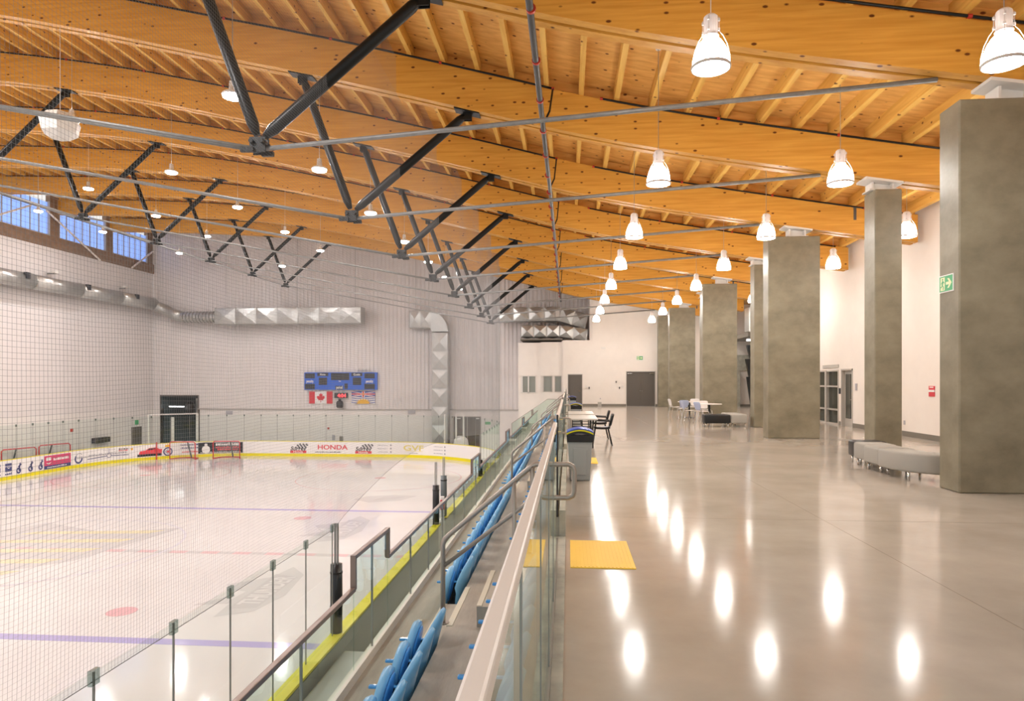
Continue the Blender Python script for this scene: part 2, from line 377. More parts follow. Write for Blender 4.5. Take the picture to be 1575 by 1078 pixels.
# ice
ICE = -3.75
ice = struct('floor', MB().box(-32.2, -4.0, -12, 50.4, ICE-.2, ICE), M['ice'], 'white ice sheet and slab of the rink')
def iz(u, v, d=0): return (u, v, ICE+.002+d)
def ring(cx, cy, r0, r1, z, n=64):
    mb = MB()
    for i in range(n):
        a, b = 2*PI*i/n, 2*PI*(i+1)/n
        mb.face([(cx+r0*math.cos(a), cy+r0*math.sin(a), z), (cx+r1*math.cos(a), cy+r1*math.sin(a), z), (cx+r1*math.cos(b), cy+r1*math.sin(b), z), (cx+r0*math.cos(b), cy+r0*math.sin(b), z)])
    return mb
for y in (13.62, 27.95): MB().box(-30.6, -4.15, y-.15, y+.15, ICE, ICE+.003).build('painted_line', M['icelineblue'], ice)['label'] = 'pale blue line across the ice'
mb = MB(); mb.box(-30.6, -4.15, 20.65, 20.95, ICE, ICE+.0025); l = mb.build('painted_line', M['icepale'], ice)
mb = MB(); x = -30.5
while x < -4.4: mb.box(x, x+.55, 20.65, 20.95, ICE+.002, ICE+.0045); x += 1.05
mb.build('painted_line', M['icelinered'], ice)['label'] = 'pale red dashed centre line'
MB().box(-27.5, -7.2, 43.3, 43.36, ICE, ICE+.003).build('painted_line', M['icelinered'], ice)['label'] = 'thin pale red goal line'
ring(-17.4, 20.8, 4.5, 4.58, ICE+.006).build('painted_circle', M['icecircle'], ice)
for cx, cy in ((-10.5, 37.5), (-24.3, 37.5)):
    ring(cx, cy, 4.5, 4.56, ICE+.005).build('painted_circle', M['icelinered'], ice); ring(cx, cy, 0, .32, ICE+.005, 20).build('painted_dot', M['icedot'], ice)
for cx in (-10.5, -24.3):
    for cy in (15.3, 26.3): ring(cx, cy, 0, .34, ICE+.005, 24).build('painted_dot', M['icedot'], ice)['label'] = 'pale red face-off dot'
def logo(cy, x0, s):
    mb = MB(); Z = lambda u, v: (x0-v*s, cy+u*s, ICE+.004)
    Z2 = lambda u, v: (x0-v*s, cy+u*s, ICE+.007)
    mb.face([Z(a, b) for a, b in ((-1.7, .1), (-.4, -.15), (1.5, .1), (2.3, .75), (1.2, .95), (.4, 1.9), (-.6, 1.3), (-1.4, 1.9), (-1.2, 1.0), (-2.2, .9))])
    mb.mi = 1; mb.face([Z2(a, b) for a, b in ((-1.45, .15), (-1.6, .85), (1.5, .95), (1.25, .2))])
    mb.mi = 2; add_text(mb, 'THUNDER', lambda u, v: (x0-v*s, cy+u*s, ICE+.010), 0, .25, .55*1.0, 2.5)
    mb.face([(x0-v*s, cy+u*s, ICE+.009) for u, v in ((-1.3, 1.15), (-.2, 1.05), (-.1, 1.6), (-.6, 1.15))])
    mb.build('painted_logo', [M['icepale'], M['icegrey'], M['ice']], ice)['label'] = 'pale grey team logo with the word THUNDER painted under the ice'
logo(17.2, -7.3, .95); logo(24.6, -7.6, 1.0)
mb = MB(); mb.face([(-9.8, 30.6, ICE+.004), (-8.9, 29.9, ICE+.004), (-7.6, 30.5, ICE+.004), (-7.1, 31.8, ICE+.004), (-8.3, 32.0, ICE+.004), (-9.5, 31.5, ICE+.004)])
mb.mi = 1; mb.face([(-8.9, 30.4, ICE+.006), (-7.9, 30.8, ICE+.006), (-7.6, 31.5, ICE+.006), (-8.6, 31.5, ICE+.006)])
mb.build('painted_logo', [M['icepale'], M['icegrey']], ice)
mb = MB()
mb.face([(-21.5, 16.6, ICE+.004), (-17, 17.2, ICE+.004), (-14.9, 19.5, ICE+.004), (-14.2, 24.3, ICE+.004), (-16.5, 23.2, ICE+.004), (-19.8, 24.6, ICE+.004), (-21.8, 21, ICE+.004)])
mb.mi = 1
for i in range(5):
    y = 17.3+i*1.35
    mb.face([(-20.6+i*.3, y, ICE+.007), (-15.9+.25*i, y+.5, ICE+.007), (-15.6+.25*i, y+1.05, ICE+.007), (-20.3+i*.3, y+.45, ICE+.007)])
mb.build('painted_logo', [M['icepale'], M['iceyellow']], ice)['label'] = 'large pale grey and yellow centre ice logo'

# rink end wall, with zamboni opening and double door opening
YW, XW = 50.4, -32.0
def corr(y, x0, x1, z0, z1f, pitch=.30, dep=.045):
    mb = MB(); x = x0; n = 0
    while x < x1-.01:
        xs = [x, x+pitch*.42, x+pitch*.5, x+pitch*.92, x+pitch]; ds = [0, 0, dep, dep, 0]
        for i in range(4):
            a, b = min(xs[i], x1), min(xs[i+1], x1)
            if b-a < 1e-4: continue
            mb.face([(a, y-ds[i], z0), (b, y-ds[i+1], z0), (b, y-ds[i+1], z1f(b)), (a, y-ds[i], z1f(a))])
        x += pitch
    return mb
ztop = lambda x: S(x)+DEP(x)+PH
DX0, DX1, DZ = -31.37, -28.38, .52
mb = MB()
mb.box(XW, DX0, YW, YW+.3, ICE, -.45).box(DX1, -8.5, YW, YW+.3, ICE, -.45).box(-8.5, -6.5, YW, YW+.3, -1.0, -.45).box(-6.5, -1.0, YW, YW+.3, ICE, -.45)
struct('wall_back', mb, M['white'], 'white masonry lower wall behind the far end of the rink')
mb = corr(YW-.02, DX1, 2.6, -.45, ztop)
a = corr(YW-.02, XW, DX0, -.45, ztop); n = len(mb.v); mb.v += a.v; mb.f += [tuple(n+i for i in q) for q in a.f]; mb.m += a.m
a = corr(YW-.02, DX0, DX1, DZ, ztop); n = len(mb.v); mb.v += a.v; mb.f += [tuple(n+i for i in q) for q in a.f]; mb.m += a.m
struct('wall_back', mb, M['metalwall'], 'grey corrugated steel cladding above the rink end wall')
struct('trim_2', MB().box(DX1, -2.0, YW-.09, YW-.02, -.50, -.43), M['frame'], 'thin ledge between masonry and cladding')
# garage behind the opening
mb = MB().box(DX0-.1, DX0, YW, 56, ICE, 1).box(DX1, DX1+.1, YW, 56, ICE, 1).box(DX0, DX1, 56, 56.1, ICE, 1).box(DX0, DX1, YW, 56, .6, .7)
struct('wall_garage', mb, M['garage'], 'dark walls of the ice resurfacer garage')
struct('door_1', MB().box(DX0-.06, DX0, YW-.08, YW, ICE, DZ).box(DX1, DX1+.06, YW-.08, YW, ICE, DZ).box(DX0-.06, DX1+.06, YW-.08, YW, DZ, DZ+.08), M['darkdoor'], 'dark frame of the tall garage opening')
struct('wall_garage', MB().box(-29.6, -28.5, 52.2, 52.3, ICE, .3), M['offwhite'], 'pale inner panel inside the garage opening')
t = tag(MB().box(-31.1, -29.9, 51.0, 51.05, -.35, -.28).build('tube_light', M['tubelit']), 'lit tube light inside the dark garage', 'light')
t = tag(MB().lathe((-29.75, 51.6, -1.0), [(.05, 0), (.35, .2), (.4, .6), (.25, 1.0), (.1, 1.1)], 10).build('hanging_equipment_bag', M['blackplastic'], smooth=True), 'black equipment bag hanging in the garage opening', 'bag')
# double door rink end
dd = struct('door_2', MB().box(-8.5, -6.5, YW+.05, YW+.12, ICE, -1.0), M['darkdoor'], 'dark grey double door of the rink end wall')
MB().box(-7.52, -7.48, YW+.03, YW+.05, ICE, -1.0).build('meeting_stile', M['frame'], dd)
for x in (-8.3, -6.9): MB().box(x, x+.3, YW+.02, YW+.05, -1.15, -1.08).build('door_closer', M['offwhite'], dd)
MB().box(-8.56, -8.5, YW-.03, YW+.1, ICE, -.94).box(-6.5, -6.44, YW-.03, YW+.1, ICE, -.94).box(-8.5, -6.5, YW-.03, YW+.1, -1.0, -.94).build('door_frame', M['frame'], dd)

# left wall
mb = MB().box(XW-.3, XW, -12, YW+.3, ICE, -.45)
struct('wall_left', mb, M['white'], 'white masonry lower part of the long rink wall')
struct('wall_left', MB().box(XW-.3, XW-.02, -12, YW+.3, -.45, 9.95), M['metalwall'], 'grey upper part of the long rink wall')
struct('trim_3', MB().box(XW-.3, XW+.06, -12, YW, 9.95, 10.66), M['brown'], 'brown timber band under the clerestory windows')
wins = [(32.2, 35.0), (35.6, 39.75), (40.65, 44.9), (45.7, 49.6)]
for i, (a, b) in enumerate([(27, 31.4)]+wins[1:]):
    if i == 0: a, b = 31.0, 35.0
    o = struct('window_%d' % (i+1), MB().box(XW-.2, XW-.14, a, b, 10.70, 12.75), M['sky'], 'blue daylit clerestory window high on the long wall')
    mb = MB().box(XW-.2, XW, a-.06, a, 10.66, 12.8).box(XW-.2, XW, b, b+.06, 10.66, 12.8).box(XW-.14, XW-.05, a, b, 10.66, 10.74)
    for j in range(1, 6): mb.box(XW-.14, XW-.10, a+(b-a)*j/6-.03, a+(b-a)*j/6+.03, 10.7, 12.75)
    mb.build('window_frame', M['frame'], o)
mb = MB()
for a, b in ((-12, 31), (35.06, 35.54), (39.81, 40.59), (44.96, 45.64), (49.66, YW)): mb.box(XW-.3, XW-.02, a, b, 10.66, 13.2)
struct('wall_left', mb, M['brown'], 'brown piers between the clerestory windows')
for a, z0, b, z1 in ((33.5, 9.9, 38.0, 12.1), (39.2, 12.1, 44.0, 9.9), (47.4, 9.95, 49.9, 11.6)):
    mb = MB().tube([(XW+.25, a, z0), (XW+.25, b, z1)], .06, 6)
    tag(mb.build('wall_brace', M['railpale']), 'slanted steel brace in front of the %s' % {33.5: 'clerestory window cut by the photo edge, rising', 39.2: 'third clerestory window, falling', 47.4: 'corner clerestory window'}[a], 'brace', 'steel braces by the clerestory windows')

# concourse end wall and right wall
def wallbox(y0, y1, x0, x1, z0, z1, holes):
    mb = MB(); xs = sorted({x0, x1, *[h[0] for h in holes], *[h[1] for h in holes]})
    for a, b in zip(xs, xs[1:]):
        hs = sorted([(h[2], h[3]) for h in holes if h[0] <= a and h[1] >= b]); z = z0
        for (ha, hb) in hs:
            if ha > z: mb.box(a, b, y0, y1, z, ha)
            z = hb
        if z < z1: mb.box(a, b, y0, y1, z, z1)
    return mb
struct('wall_end', wallbox(YF, YF+.2, -.35, 1.61, -.3, 4.43, [(-.04, .96, -.3, 2.14)]), M['cream'], 'cream wall with the single dark door')
mb = wallbox(YF, YF+.2, 1.61, 8.9, -.3, 5.5, [(3.86, 5.8, -.3, 2.33)])
xs = [1.61+(8.9-1.61)*i/12 for i in range(13)]
for a, b in zip(xs, xs[1:]): mb.hexa([(a, YF, 5.5), (b, YF, 5.5), (a, YF+.2, 5.5), (b, YF+.2, 5.5), (a, YF, ztop(a)), (b, YF, ztop(b)), (a, YF+.2, ztop(a)), (b, YF+.2, ztop(b))])
struct('wall_end', mb, M['cream'], 'tall cream end wall of the concourse with the double doors')
struct('wall_end', MB().box(1.45, 1.61, YF+.2, YW, 4.4, 7.9), M['cream'], 'return of the tall cream wall beside the duct recess')
struct('wall_end', wallbox(46.7, 46.9, -1.71, -.35, -.9, 4.34, [(-1.88+.0, -1.08, .93, 2.03), (-.93, -.45, .93, 2.03)]).box(-.45, -.35, YF+.2, 46.7, -.9, 4.4), M['cream'], 'recessed cream wall with two plain windows')
struct('wall_end', wallbox(46.9, 47.0, -3.42, -1.71, -3.75, 4.30, [(-3.25, -2.2, .86, 2.05)]).box(-3.42, -3.32, 47, YW, -3.75, 4.30), M['cream'], 'projecting cream booth wall with the sliding window')
struct('wall_end', MB().box(-1.75, -.35, 46.66, 46.9, -3.75, -.9), M['cream'], 'cream wall below the booth windows')
struct('ceiling', MB().box(-3.42, 1.61, 46.95, YW, 4.25, 4.30), M['cream'], 'flat top of the cream booth')
for i, (x0, x1, y) in enumerate([(-3.25, -2.2, 46.93), (-1.70, -1.08, 46.74), (-.93, -.45, 46.74)]):
    z0, z1 = (.86, 2.05) if i == 0 else (.93, 2.03)
    o = struct('window_%d' % (6+i), MB().box(x0, x1, y, y+.02, z0, z1), M['winglass'], ['sliding booth window', 'plain booth window with a curtain line', 'narrow booth window beside the dark door'][i])
    mb = MB(); e = .05
    mb.box(x0, x0+e, y-.06, y, z0, z1).box(x1-e, x1, y-.06, y, z0, z1).box(x0, x1, y-.06, y, z0, z0+e).box(x0, x1, y-.06, y, z1-e, z1)
    if i == 0: mb.box((x0+x1)/2-.05, (x0+x1)/2+.04, y-.06, y, z0, z1).box(x0+.05, x0+.13, y-.05, y, z0, z1)
    mb.build('window_frame', M['offwhite'] if i == 0 else M['frame'], o)
d3 = struct('door_3', MB().box(0.0, .92, YF+.05, YF+.1, 0, 2.1), M['darkdoor'], 'single dark grey door in the concourse end wall')
MB().box(-.04, 0, YF-.02, YF+.1, 0, 2.14).box(.92, .96, YF-.02, YF+.1, 0, 2.14).box(-.04, .96, YF-.02, YF+.1, 2.1, 2.15).build('door_frame', M['frame'], d3)
MB().cyl((.80, YF+.02, 1.0), (.80, YF-.04, 1.0), .02).cyl((.80, YF-.04, 1.0), (.68, YF-.04, 1.0), .015).build('door_handle', M['chrome'], d3)
d4 = struct('door_4', MB().box(3.9, 4.825, YF+.05, YF+.1, 0, 2.29).box(4.825, 4.835, YF+.07, YF+.1, 0, 2.29).box(4.835, 5.76, YF+.05, YF+.1, 0, 2.29), M['darkdoor'], 'dark grey double doors in the concourse end wall')
MB().box(3.86, 3.9, YF-.02, YF+.1, 0, 2.33).box(5.76, 5.8, YF-.02, YF+.1, 0, 2.33).box(3.86, 5.8, YF-.02, YF+.1, 2.29, 2.34).build('door_frame', M['frame'], d4)
for x in (3.95, 5.4): MB().box(x, x+.32, YF-.02, YF+.05, 2.15, 2.22).build('door_closer', M['chrome'], d4)
for x in (4.78, 4.90): MB().cyl((x, YF+.05, 1.02), (x, YF-.02, 1.02), .035).build('door_handle', M['chrome'], d4)
mb = MB().box(.96, 3.86, YF-.02, YF, 0, .14).box(5.8, 8.9, YF-.02, YF, 0, .14)
struct('baseboard_end', mb, M['skirt'], 'grey skirting along the concourse end wall')
# right wall
XRW = 10.3
def wallx(x0, x1, y0, y1, z0, z1, holes):
    mb = MB(); ys = sorted({y0, y1, *[h[0] for h in holes], *[h[1] for h in holes]})
    for a, b in zip(ys, ys[1:]):
        hs = sorted([(h[2], h[3]) for h in holes if h[0] <= a and h[1] >= b]); z = z0
        for (ha, hb) in hs:
            if ha > z: mb.box(x0, x1, a, b, z, ha)
            z = hb
        if z < z1: mb.box(x0, x1, a, b, z, z1)
    return mb
struct('wall_right', wallx(XRW, XRW+.2, -4, 32, 0, ztop(XRW), [(25.75, 26.75, 0, 2.12), (27.0, 29.6, 0, 2.12)]), M['cream'], 'cream long wall of the concourse')
mb = MB()
for a, b in ((-4, 25.7), (26.8, 26.95), (29.65, 32)): mb.box(XRW-.02, XRW, a, b, 0, .16)
struct('baseboard_right', mb, M['skirt'], 'grey skirting along the concourse long wall')
d5 = struct('door_5', MB().box(XRW+.1, XRW+.15, 25.8, 26.7, 0, 2.08), M['frame'], 'grey side door with a tall glass panel')
MB().box(XRW+.07, XRW+.1, 26.1, 26.55, .3, 1.95).build('glass_panel', M['darkglass'], d5)
MB().box(XRW-.02, XRW+.2, 25.72, 25.8, 0, 2.14).box(XRW-.02, XRW+.2, 26.7, 26.78, 0, 2.14).box(XRW-.02, XRW+.2, 25.72, 26.78, 2.08, 2.14).build('door_frame', M['frame'], d5)
MB().cyl((XRW+.06, 25.95, 1.0), (XRW+.06, 26.08, 1.0), .015).build('door_handle', M['chrome'], d5)
w9 = struct('window_9', MB().box(XRW+.1, XRW+.12, 27.0, 29.6, .05, 2.08), M['darkglass'], 'tall dark glazed screen in the cream long wall')
mb = MB()
for y in (27.0, 28.25, 28.33, 29.52): mb.box(XRW-.02, XRW+.1, y, y+.08, 0, 2.12)
for z in (0, .55, 1.45, 2.06): mb.box(XRW, XRW+.1, 27, 29.6, z, z+.06)
mb.build('window_frame', M['frame'], w9)
tag(MB().box(XRW-.03, XRW, 27.0, 28.6, 2.2, 2.32).build('wall_sign_strip', M['frame']), 'slim grey blank strip above the dark glazed screen', 'sign')
for n_, (y, z0, z1, nm, lb) in enumerate([(26.88, 1.2, 1.42, 'card_reader', 'small black card reader between the glazed screen and side door'), (25.4, 1.35, 1.6, 'door_sign', 'small pale grey plate beside the side door')]):
    tag(MB().box(XRW-.03, XRW, y-.07, y+.07, z0, z1).build(nm, M['ink'] if n_ == 0 else M['inkgrey']), lb, 'wall plate')
mb = MB().box(XRW-.02, XRW, 20.15, 20.45, 1.25, 1.55); mb.mi = 1; mb.box(XRW-.025, XRW, 20.15, 20.45, 1.38, 1.44); mb.box(XRW-.021, XRW, 20.2, 20.4, 1.5, 1.53)
tag(mb.build('wall_notice', [M['inkred'], M['inkwhite'], M['inkblue']]), 'small red and white notice on the cream wall behind the exit sign column', 'notice')
tag(MB().box(XRW-.01, XRW, 21.85, 21.95, .35, .48).build('power_outlet', M['inkgrey']), 'small grey power outlet low on the cream wall behind the narrow column', 'outlet')
# far lobby beyond the long wall
struct('ceiling', MB().box(11.1, 16.2, 28, YF+.4, 6.75, 6.85), M['deck'], 'timber roof deck over the far lobby')
struct('wall_lobby', MB().box(8.9, 16.2, YF+.2, YF+.4, 5.2, 6.75).box(16, 16.2, 31.8, YF+.4, 0, 6.75).box(XRW+.2, 16.2, 31.8, 32, 4.2, 6.8), M['cream'], 'upper cream wall of the far lobby')
struct('wall_lobby', MB().box(8.9, 16, YF+.2, YF+.4, 0, 5.2).box(XRW, XRW+.2, 31.8, 32, 0, 5), M['cream'], 'cream wall of the far lobby')
struct('ceiling', MB().box(XRW+.2, 16, 41.0, YF+.2, 4.3, 4.55), M['skirt'], 'dark low ceiling of the far lobby')
struct('trim_4', MB().box(8.9, 16, YF+.1, YF+.2, 2.35, 3.4), M['kerb'], 'grey concrete band over the lobby')
struct('wall_lobby', MB().box(10.75, 11.25, YF-.3, YF+.1, 0, 2.4), M['kerb'], 'grey pier in the far lobby')
struct('baseboard_lobby', MB().box(8.9, 16, YF-.0, YF+.1, 0, .14), M['skirt'], 'grey skirting of the far lobby')
mb = MB()
for i, (z0, z1, w0, w1) in enumerate([(0, 1.95, 0, .36), (1.95, 3.1, .45, .5), (3.1, 4.0, .2, .4)]):
    mb.prism([(11.6+.15-w0*.3, z0), (12.15, z0), (12.15, z1), (11.6-w1*.5+.05, z1)], lambda u, v, d: (u, d, v), 45.0, 45.3)
tag(mb.build('folded_partition', M['blackplastic']), 'black stepped folding panel standing in the far lobby', 'partition')
tag(MB().box(11.2, 11.9, 44.0, 44.1, 4.2, 4.3).build('tube_light', M['tubelit']), 'lit tube light under the dark lobby ceiling', 'light')
mb = MB(); x = XRW+.25
while x < 13.5: mb.ringed([[(x, 41, 4.6), (x, 42, 4.6), (x, 42, 6.0), (x, 41, 6.0)], [(x+.1, 40.95, 4.56), (x+.1, 42, 4.56), (x+.1, 42, 6.05), (x+.1, 40.95, 6.05)], [(x+.5, 41, 4.6), (x+.5, 42, 4.6), (x+.5, 42, 6.0), (x+.5, 41, 6.0)]]); x += .5
tag(mb.build('air_duct', M['duct']), 'silver air duct above the dark lobby ceiling', 'duct')

# ------------------------------------------------------------ ducts
DUCTS = []
def xduct(name, path, wd, ht, m, label, seg=1.0, xb=.11):
    """rectangular duct along polyline in plane y; faces with cross-broken pyramids"""
    t = empty(name, path[0]); tag(t, label, 'duct', 'air ducts on the end wall'); name == 'air_duct' and DUCTS.append(t)
    for a, b in zip(path, path[1:]):
        A, B = Vector(a), Vector(b); d = B-A; n = max(1, round(d.length/seg)); dn = d.normalized()
        side = Vector((0, 1, 0)); up = dn.cross(side).normalized()
        if up.z < 0 or (abs(up.z) < .1 and up.x < 0): up = -up
        for i in range(n):
            p, q = A+d*(i/n), A+d*((i+1)/n-.0); mb = MB()
            q = q-dn*.03
            cs = [(-1, -1), (-1, 1), (1, 1), (1, -1)]
            R0 = [p+side*wd/2*s+up*ht/2*u for s, u in cs]; R1 = [q+side*wd/2*s+up*ht/2*u for s, u in cs]
            for j in range(4):
                k = (j+1) % 4; quad = [R0[j], R0[k], R1[k], R1[j]]; c = sum(quad, Vector())/4; ax = (p+q)/2; nn = (c-ax).normalized()
                apex = c+nn*xb
                for e in range(4): mb.face([quad[e], quad[(e+1) % 4], apex])
            for e in (0,): 
                for rr in (p, q):
                    fl = [rr+side*(wd/2+.035)*s+up*(ht/2+.035)*u for s, u in cs]; fl2 = [x+dn*.03 for x in fl]; mb.ringed([fl, fl2])
            mb.build('duct_section', m, t)
    return t
xduct('air_duct', [(-26.2, 49.3, 6.5), (-15.1, 49.3, 6.5)], 1.0, 1.15, M['duct'], 'long horizontal silver duct high on the rink end wall', 1.6)
t = xduct('air_duct', [(-11.6, 49.7, 6.2), (-10.0, 49.7, 6.2)], .9, 1.2, M['duct'], 'silver duct that bends down to the floor on the rink end wall', .9)
def more(t, path, wd, ht, m, seg, xb=.11):
    o = xduct('tmp', path, wd, ht, m, '', seg, xb)
    off = Vector(o.location)-Vector(t.location)
    for c in list(o.children): c.parent = t; c.location = off
    bpy.data.objects.remove(o)
mb = MB(); cx, cz = -10.3, 5.3
rr = []
for i in range(7):
    a = PI/2*(1-i/6); 
    inner, outer = (cx+.05+.30*math.cos(a), cz+.3*math.sin(a)), (cx+.05+1.5*math.cos(a), cz+1.5*math.sin(a))
    rr.append([(inner[0], 49.25, inner[1]), (inner[0], 50.13, inner[1]), (outer[0], 50.13, outer[1]), (outer[0], 49.25, outer[1])])
MB.ringed(mb, rr); mb.build('duct_elbow', M['duct'], t)
more(t, [(-9.35, 49.7, 5.2), (-9.35, 49.7, -2.9)], .9, 1.15, M['duct'], 1.35)
MB().box(-10.1, -8.6, 49.2, 50.25, -3.35, -3.0).build('duct_shoe', M['skirt'], t)
t = xduct('air_duct', [(-5.0, 48.9, 6.42), (-.6, 48.9, 6.42), (1.3, 48.9, 5.85)], .8, .95, M['duct'], 'upper silver duct in the recess above the cream booth', 1.1)
t = xduct('air_duct', [(-3.3, 48.0, 5.15), (-.6, 48.0, 5.15), (1.3, 48.0, 4.88)], .8, .75, M['duct'], 'lower silver duct in the recess above the cream booth', 1.0)
struct('ceiling', MB().box(-3.3, -.4, 47.1, 50, 4.5, 4.62), M['skirt'], 'dark ledge beneath the lower duct')
for t, xs_, y_, z_ in ((DUCTS[1], (-11.2, -10.2), 49.7, 6.7), (DUCTS[2], (-4.5, -1.5), 48.9, 6.8), (DUCTS[3], (-2.9, -.9), 48.0, 5.45), (DUCTS[0], (-25.5, -20, -15.6), 49.3, 7.0)):
    for xx in xs_: MB().cyl((xx, y_-.2, z_), (xx, y_-.2, S(xx)+DEP(xx)), .012, 6).build('hanger_rod', M['galv'], t)
# round duct on the left wall
t = empty('round_duct', (-31.3, 20, 7.5)); tag(t, 'long round silver duct along the long wall', 'duct')
y = 14.0
while y < 47.5:
    MB().cyl((-31.25, y, 7.5), (-31.25, y+3.9, 7.5), .45, 24).build('duct_section', M['duct'], t, smooth=True)
    MB().cyl((-31.25, y+3.86, 7.5), (-31.25, y+3.92, 7.5), .475, 24).build('duct_band', M['duct'], t)
    y += 3.9
mb = MB(); path = [(-31.25, 48.9, 7.5), (-31.2, 49.2, 7.4), (-30.6, 49.55, 7.1), (-29.9, 49.6, 6.75), (-29.1, 49.5, 6.55)]
mb.tube(path, .42, 20); mb.build('duct_elbow', M['duct'], t, smooth=True)
mb = MB()
for i in range(22): mb.cyl((-29.1+i*.13, 49.4, 6.5), (-29.1+i*.13+.1, 49.4, 6.5), .40+.03*(i % 2), 18)
mb.build('flexible_section', M['duct'], t)
for y in (36.5, 41.5, 46.5):
    MB().box(-30.95, -30.75, y, y+.3, 7.55, 7.9).build('duct_outlet', M['ink'], t)
for i, y in enumerate((33, 39.5, 46.3)):
    o = empty('wall_floodlight', (-31.7, y, 8.4)); tag(o, 'small pale floodlight above the round duct, %s from the corner' % ['third', 'second', 'first'][i], 'light', 'floodlights above the round duct')
    MB().box(-31.95, -31.5, y-.03, y+.03, 8.25, 8.32).build('bracket', M['galv'], o); MB().box(-31.65, -31.3, y-.2, y+.2, 8.3, 8.45).build('lamp_head', M['offwhite'], o)

# ------------------------------------------------------------ rink boards, glass
XL2, XR2, YE, RR = -30.7, -4.05, 47.8, 8.5
L1 = YE-RR-2; AR = PI*RR/2; L2 = (XR2-XL2)-2*RR; TOT = 2*L1+2*AR+L2
def P(s, off=0):   # off > 0 towards outside of the rink
    if s < L1: return (XL2-off, 2+s)
    s -= L1
    if s < AR: a = s/RR; r = RR+off; return (XL2+RR-r*math.cos(a), YE-RR+r*math.sin(a))
    s -= AR
    if s < L2: return (XL2+RR+s, YE+off)
    s -= L2
    if s < AR: a = s/RR; r = RR+off; return (XR2-RR+r*math.sin(a), YE-RR+r*math.cos(a))
    s -= AR
    return (XR2+off, YE-RR-s)
SR = L1+AR+L2+AR            # start of the near straight side
def sY(y): return SR+(YE-RR-y)
def sweep(s0, s1, o0, o1, z0, z1, step=.6):
    n = max(1, int((s1-s0)/step)); mb = MB(); rings = []
    for i in range(n+1):
        s = s0+(s1-s0)*i/n; a, b = P(s, o0), P(s, o1)
        rings.append([(a[0], a[1], z0), (b[0], b[1], z0), (b[0], b[1], z1), (a[0], a[1], z1)])
    return mb.ringed(rings)
BT = -2.68
brd = empty('dasher_boards', (XR2, 20, ICE)); tag(brd, 'white rink boards with yellow kick strip, cap and sponsor adverts', 'rink boards')
GAP = [(20.45, 21.6)]
segs = [(12, sY(21.6)), (sY(20.45), sY(1.5))]
for s0, s1 in segs:
    sweep(s0, s1, 0, .10, ICE, BT).build('board_face', M['board'], brd)
    sweep(s0, s1, .10, .13, ICE+.2, BT-.1).build('board_back', M['boardback'], brd)
    sweep(s0, s1, -.015, 0, ICE, ICE+.2).build('kick_strip', M['yellow'], brd)
sweep(12, sY(31), -.01, .12, BT, BT+.035).build('cap_rail', M['yellow'], brd)
for a, b in ((31, 21.6), (20.45, 1.5)): sweep(sY(a), sY(b), -.02, .20, BT, BT+.04).build('cap_rail', M['yellow'], brd)
# adverts on the boards: f(s offset, z offset); s values solved from image pixel columns
ZC = ICE
def advert(fn, mats, label=None):
    mb = MB(); fn(mb); o = mb.build('advert_panel', mats, brd)
    if label: o['label'] = label
def AF(s0, d=-.012): return lambda u, v: (*P(s0+u, d), ZC+v)
def arect(mb, f, x0, x1, y0, y1):
    n = max(1, int((x1-x0)/.5))
    for i in range(n):
        a, b = x0+(x1-x0)*i/n, x0+(x1-x0)*(i+1)/n; mb.face([f(a, y0), f(b, y0), f(b, y1), f(a, y1)])
def bars(mb, f, x0, x1, y, h=.05):   # an unreadable line of small print: little dashes
    x = x0
    while x < x1-.03: l = random.choice((.06, .09, .12)); arect(mb, f, x, min(x1, x+l), y, y+h*random.choice((.8, 1, 1.2))); x += l+.03
def disc(mb, f, cx, cy, r, n=20, r0=0, a0=0, a1=2*PI):
    if r0:
        for i in range(n):
            a, b = a0+(a1-a0)*i/n, a0+(a1-a0)*(i+1)/n
            mb.face([f(cx+r0*math.cos(a), cy+r0*math.sin(a)), f(cx+r*math.cos(a), cy+r*math.sin(a)), f(cx+r*math.cos(b), cy+r*math.sin(b)), f(cx+r0*math.cos(b), cy+r0*math.sin(b))])
    else: mb.face([f(cx+r*math.cos(a0+(a1-a0)*i/n), cy+r*math.sin(a0+(a1-a0)*i/n)) for i in range(n)])
def ad_honda(mb):
    f = AF(56.0); add_text(mb, 'HONDA', f, 0, .52, .33, 2.2, bold=True)
    mb.mi = 1; bars(mb, f, -1.3, .6, .30, .05)
advert(ad_honda, [M['inkred'], M['ink']], 'red HONDA lettering on the white boards')
def surrey(s0):
    def fn(mb):
        f = AF(s0)
        for r in range(4):
            for c in range(7):
                if (r+c) % 2 == 0:
                    x0 = -.25+c*.12+.06*r; y0 = .62+r*.075; mb.face([f(x0, y0), f(x0+.12, y0), f(x0+.16, y0+.075), f(x0+.04, y0+.075)])
        add_text(mb, 'Surrey', f, 0, .44, .28, 1.15, shear=.2)
        mb.mi = 1; arect(mb, f, -.6, .6, .24, .42)
        mb.mi = 2; add_text(mb, 'Honda', AF(s0, -.018), 0, .27, .12, .7)
    advert(fn, [M['ink'], M['inkred'], M['inkwhite']], 'chequered flag dealer logo reading Surrey Honda')
surrey(53.45); surrey(58.25)
def ad_gvf(mb):
    f = AF(61.6); add_text(mb, 'GVF', f, .35, .50, .38, 1.55, bold=True)
    arect(mb, f, -.3, 1.05, .44, .46)
    mb.mi = 1; bars(mb, f, 0, .7, .28, .05)
    for s in (-2.3, 1.95):
        for i in range(3): bars(mb, f, s, s+.75, .82-i*.24, .045); disc(mb, f, s+.95, .85-i*.24, .07, 10)
advert(ad_gvf, [M['inkgold'], M['inkgrey'], M['ink']], 'gold lettered advert with two columns of small contacts')
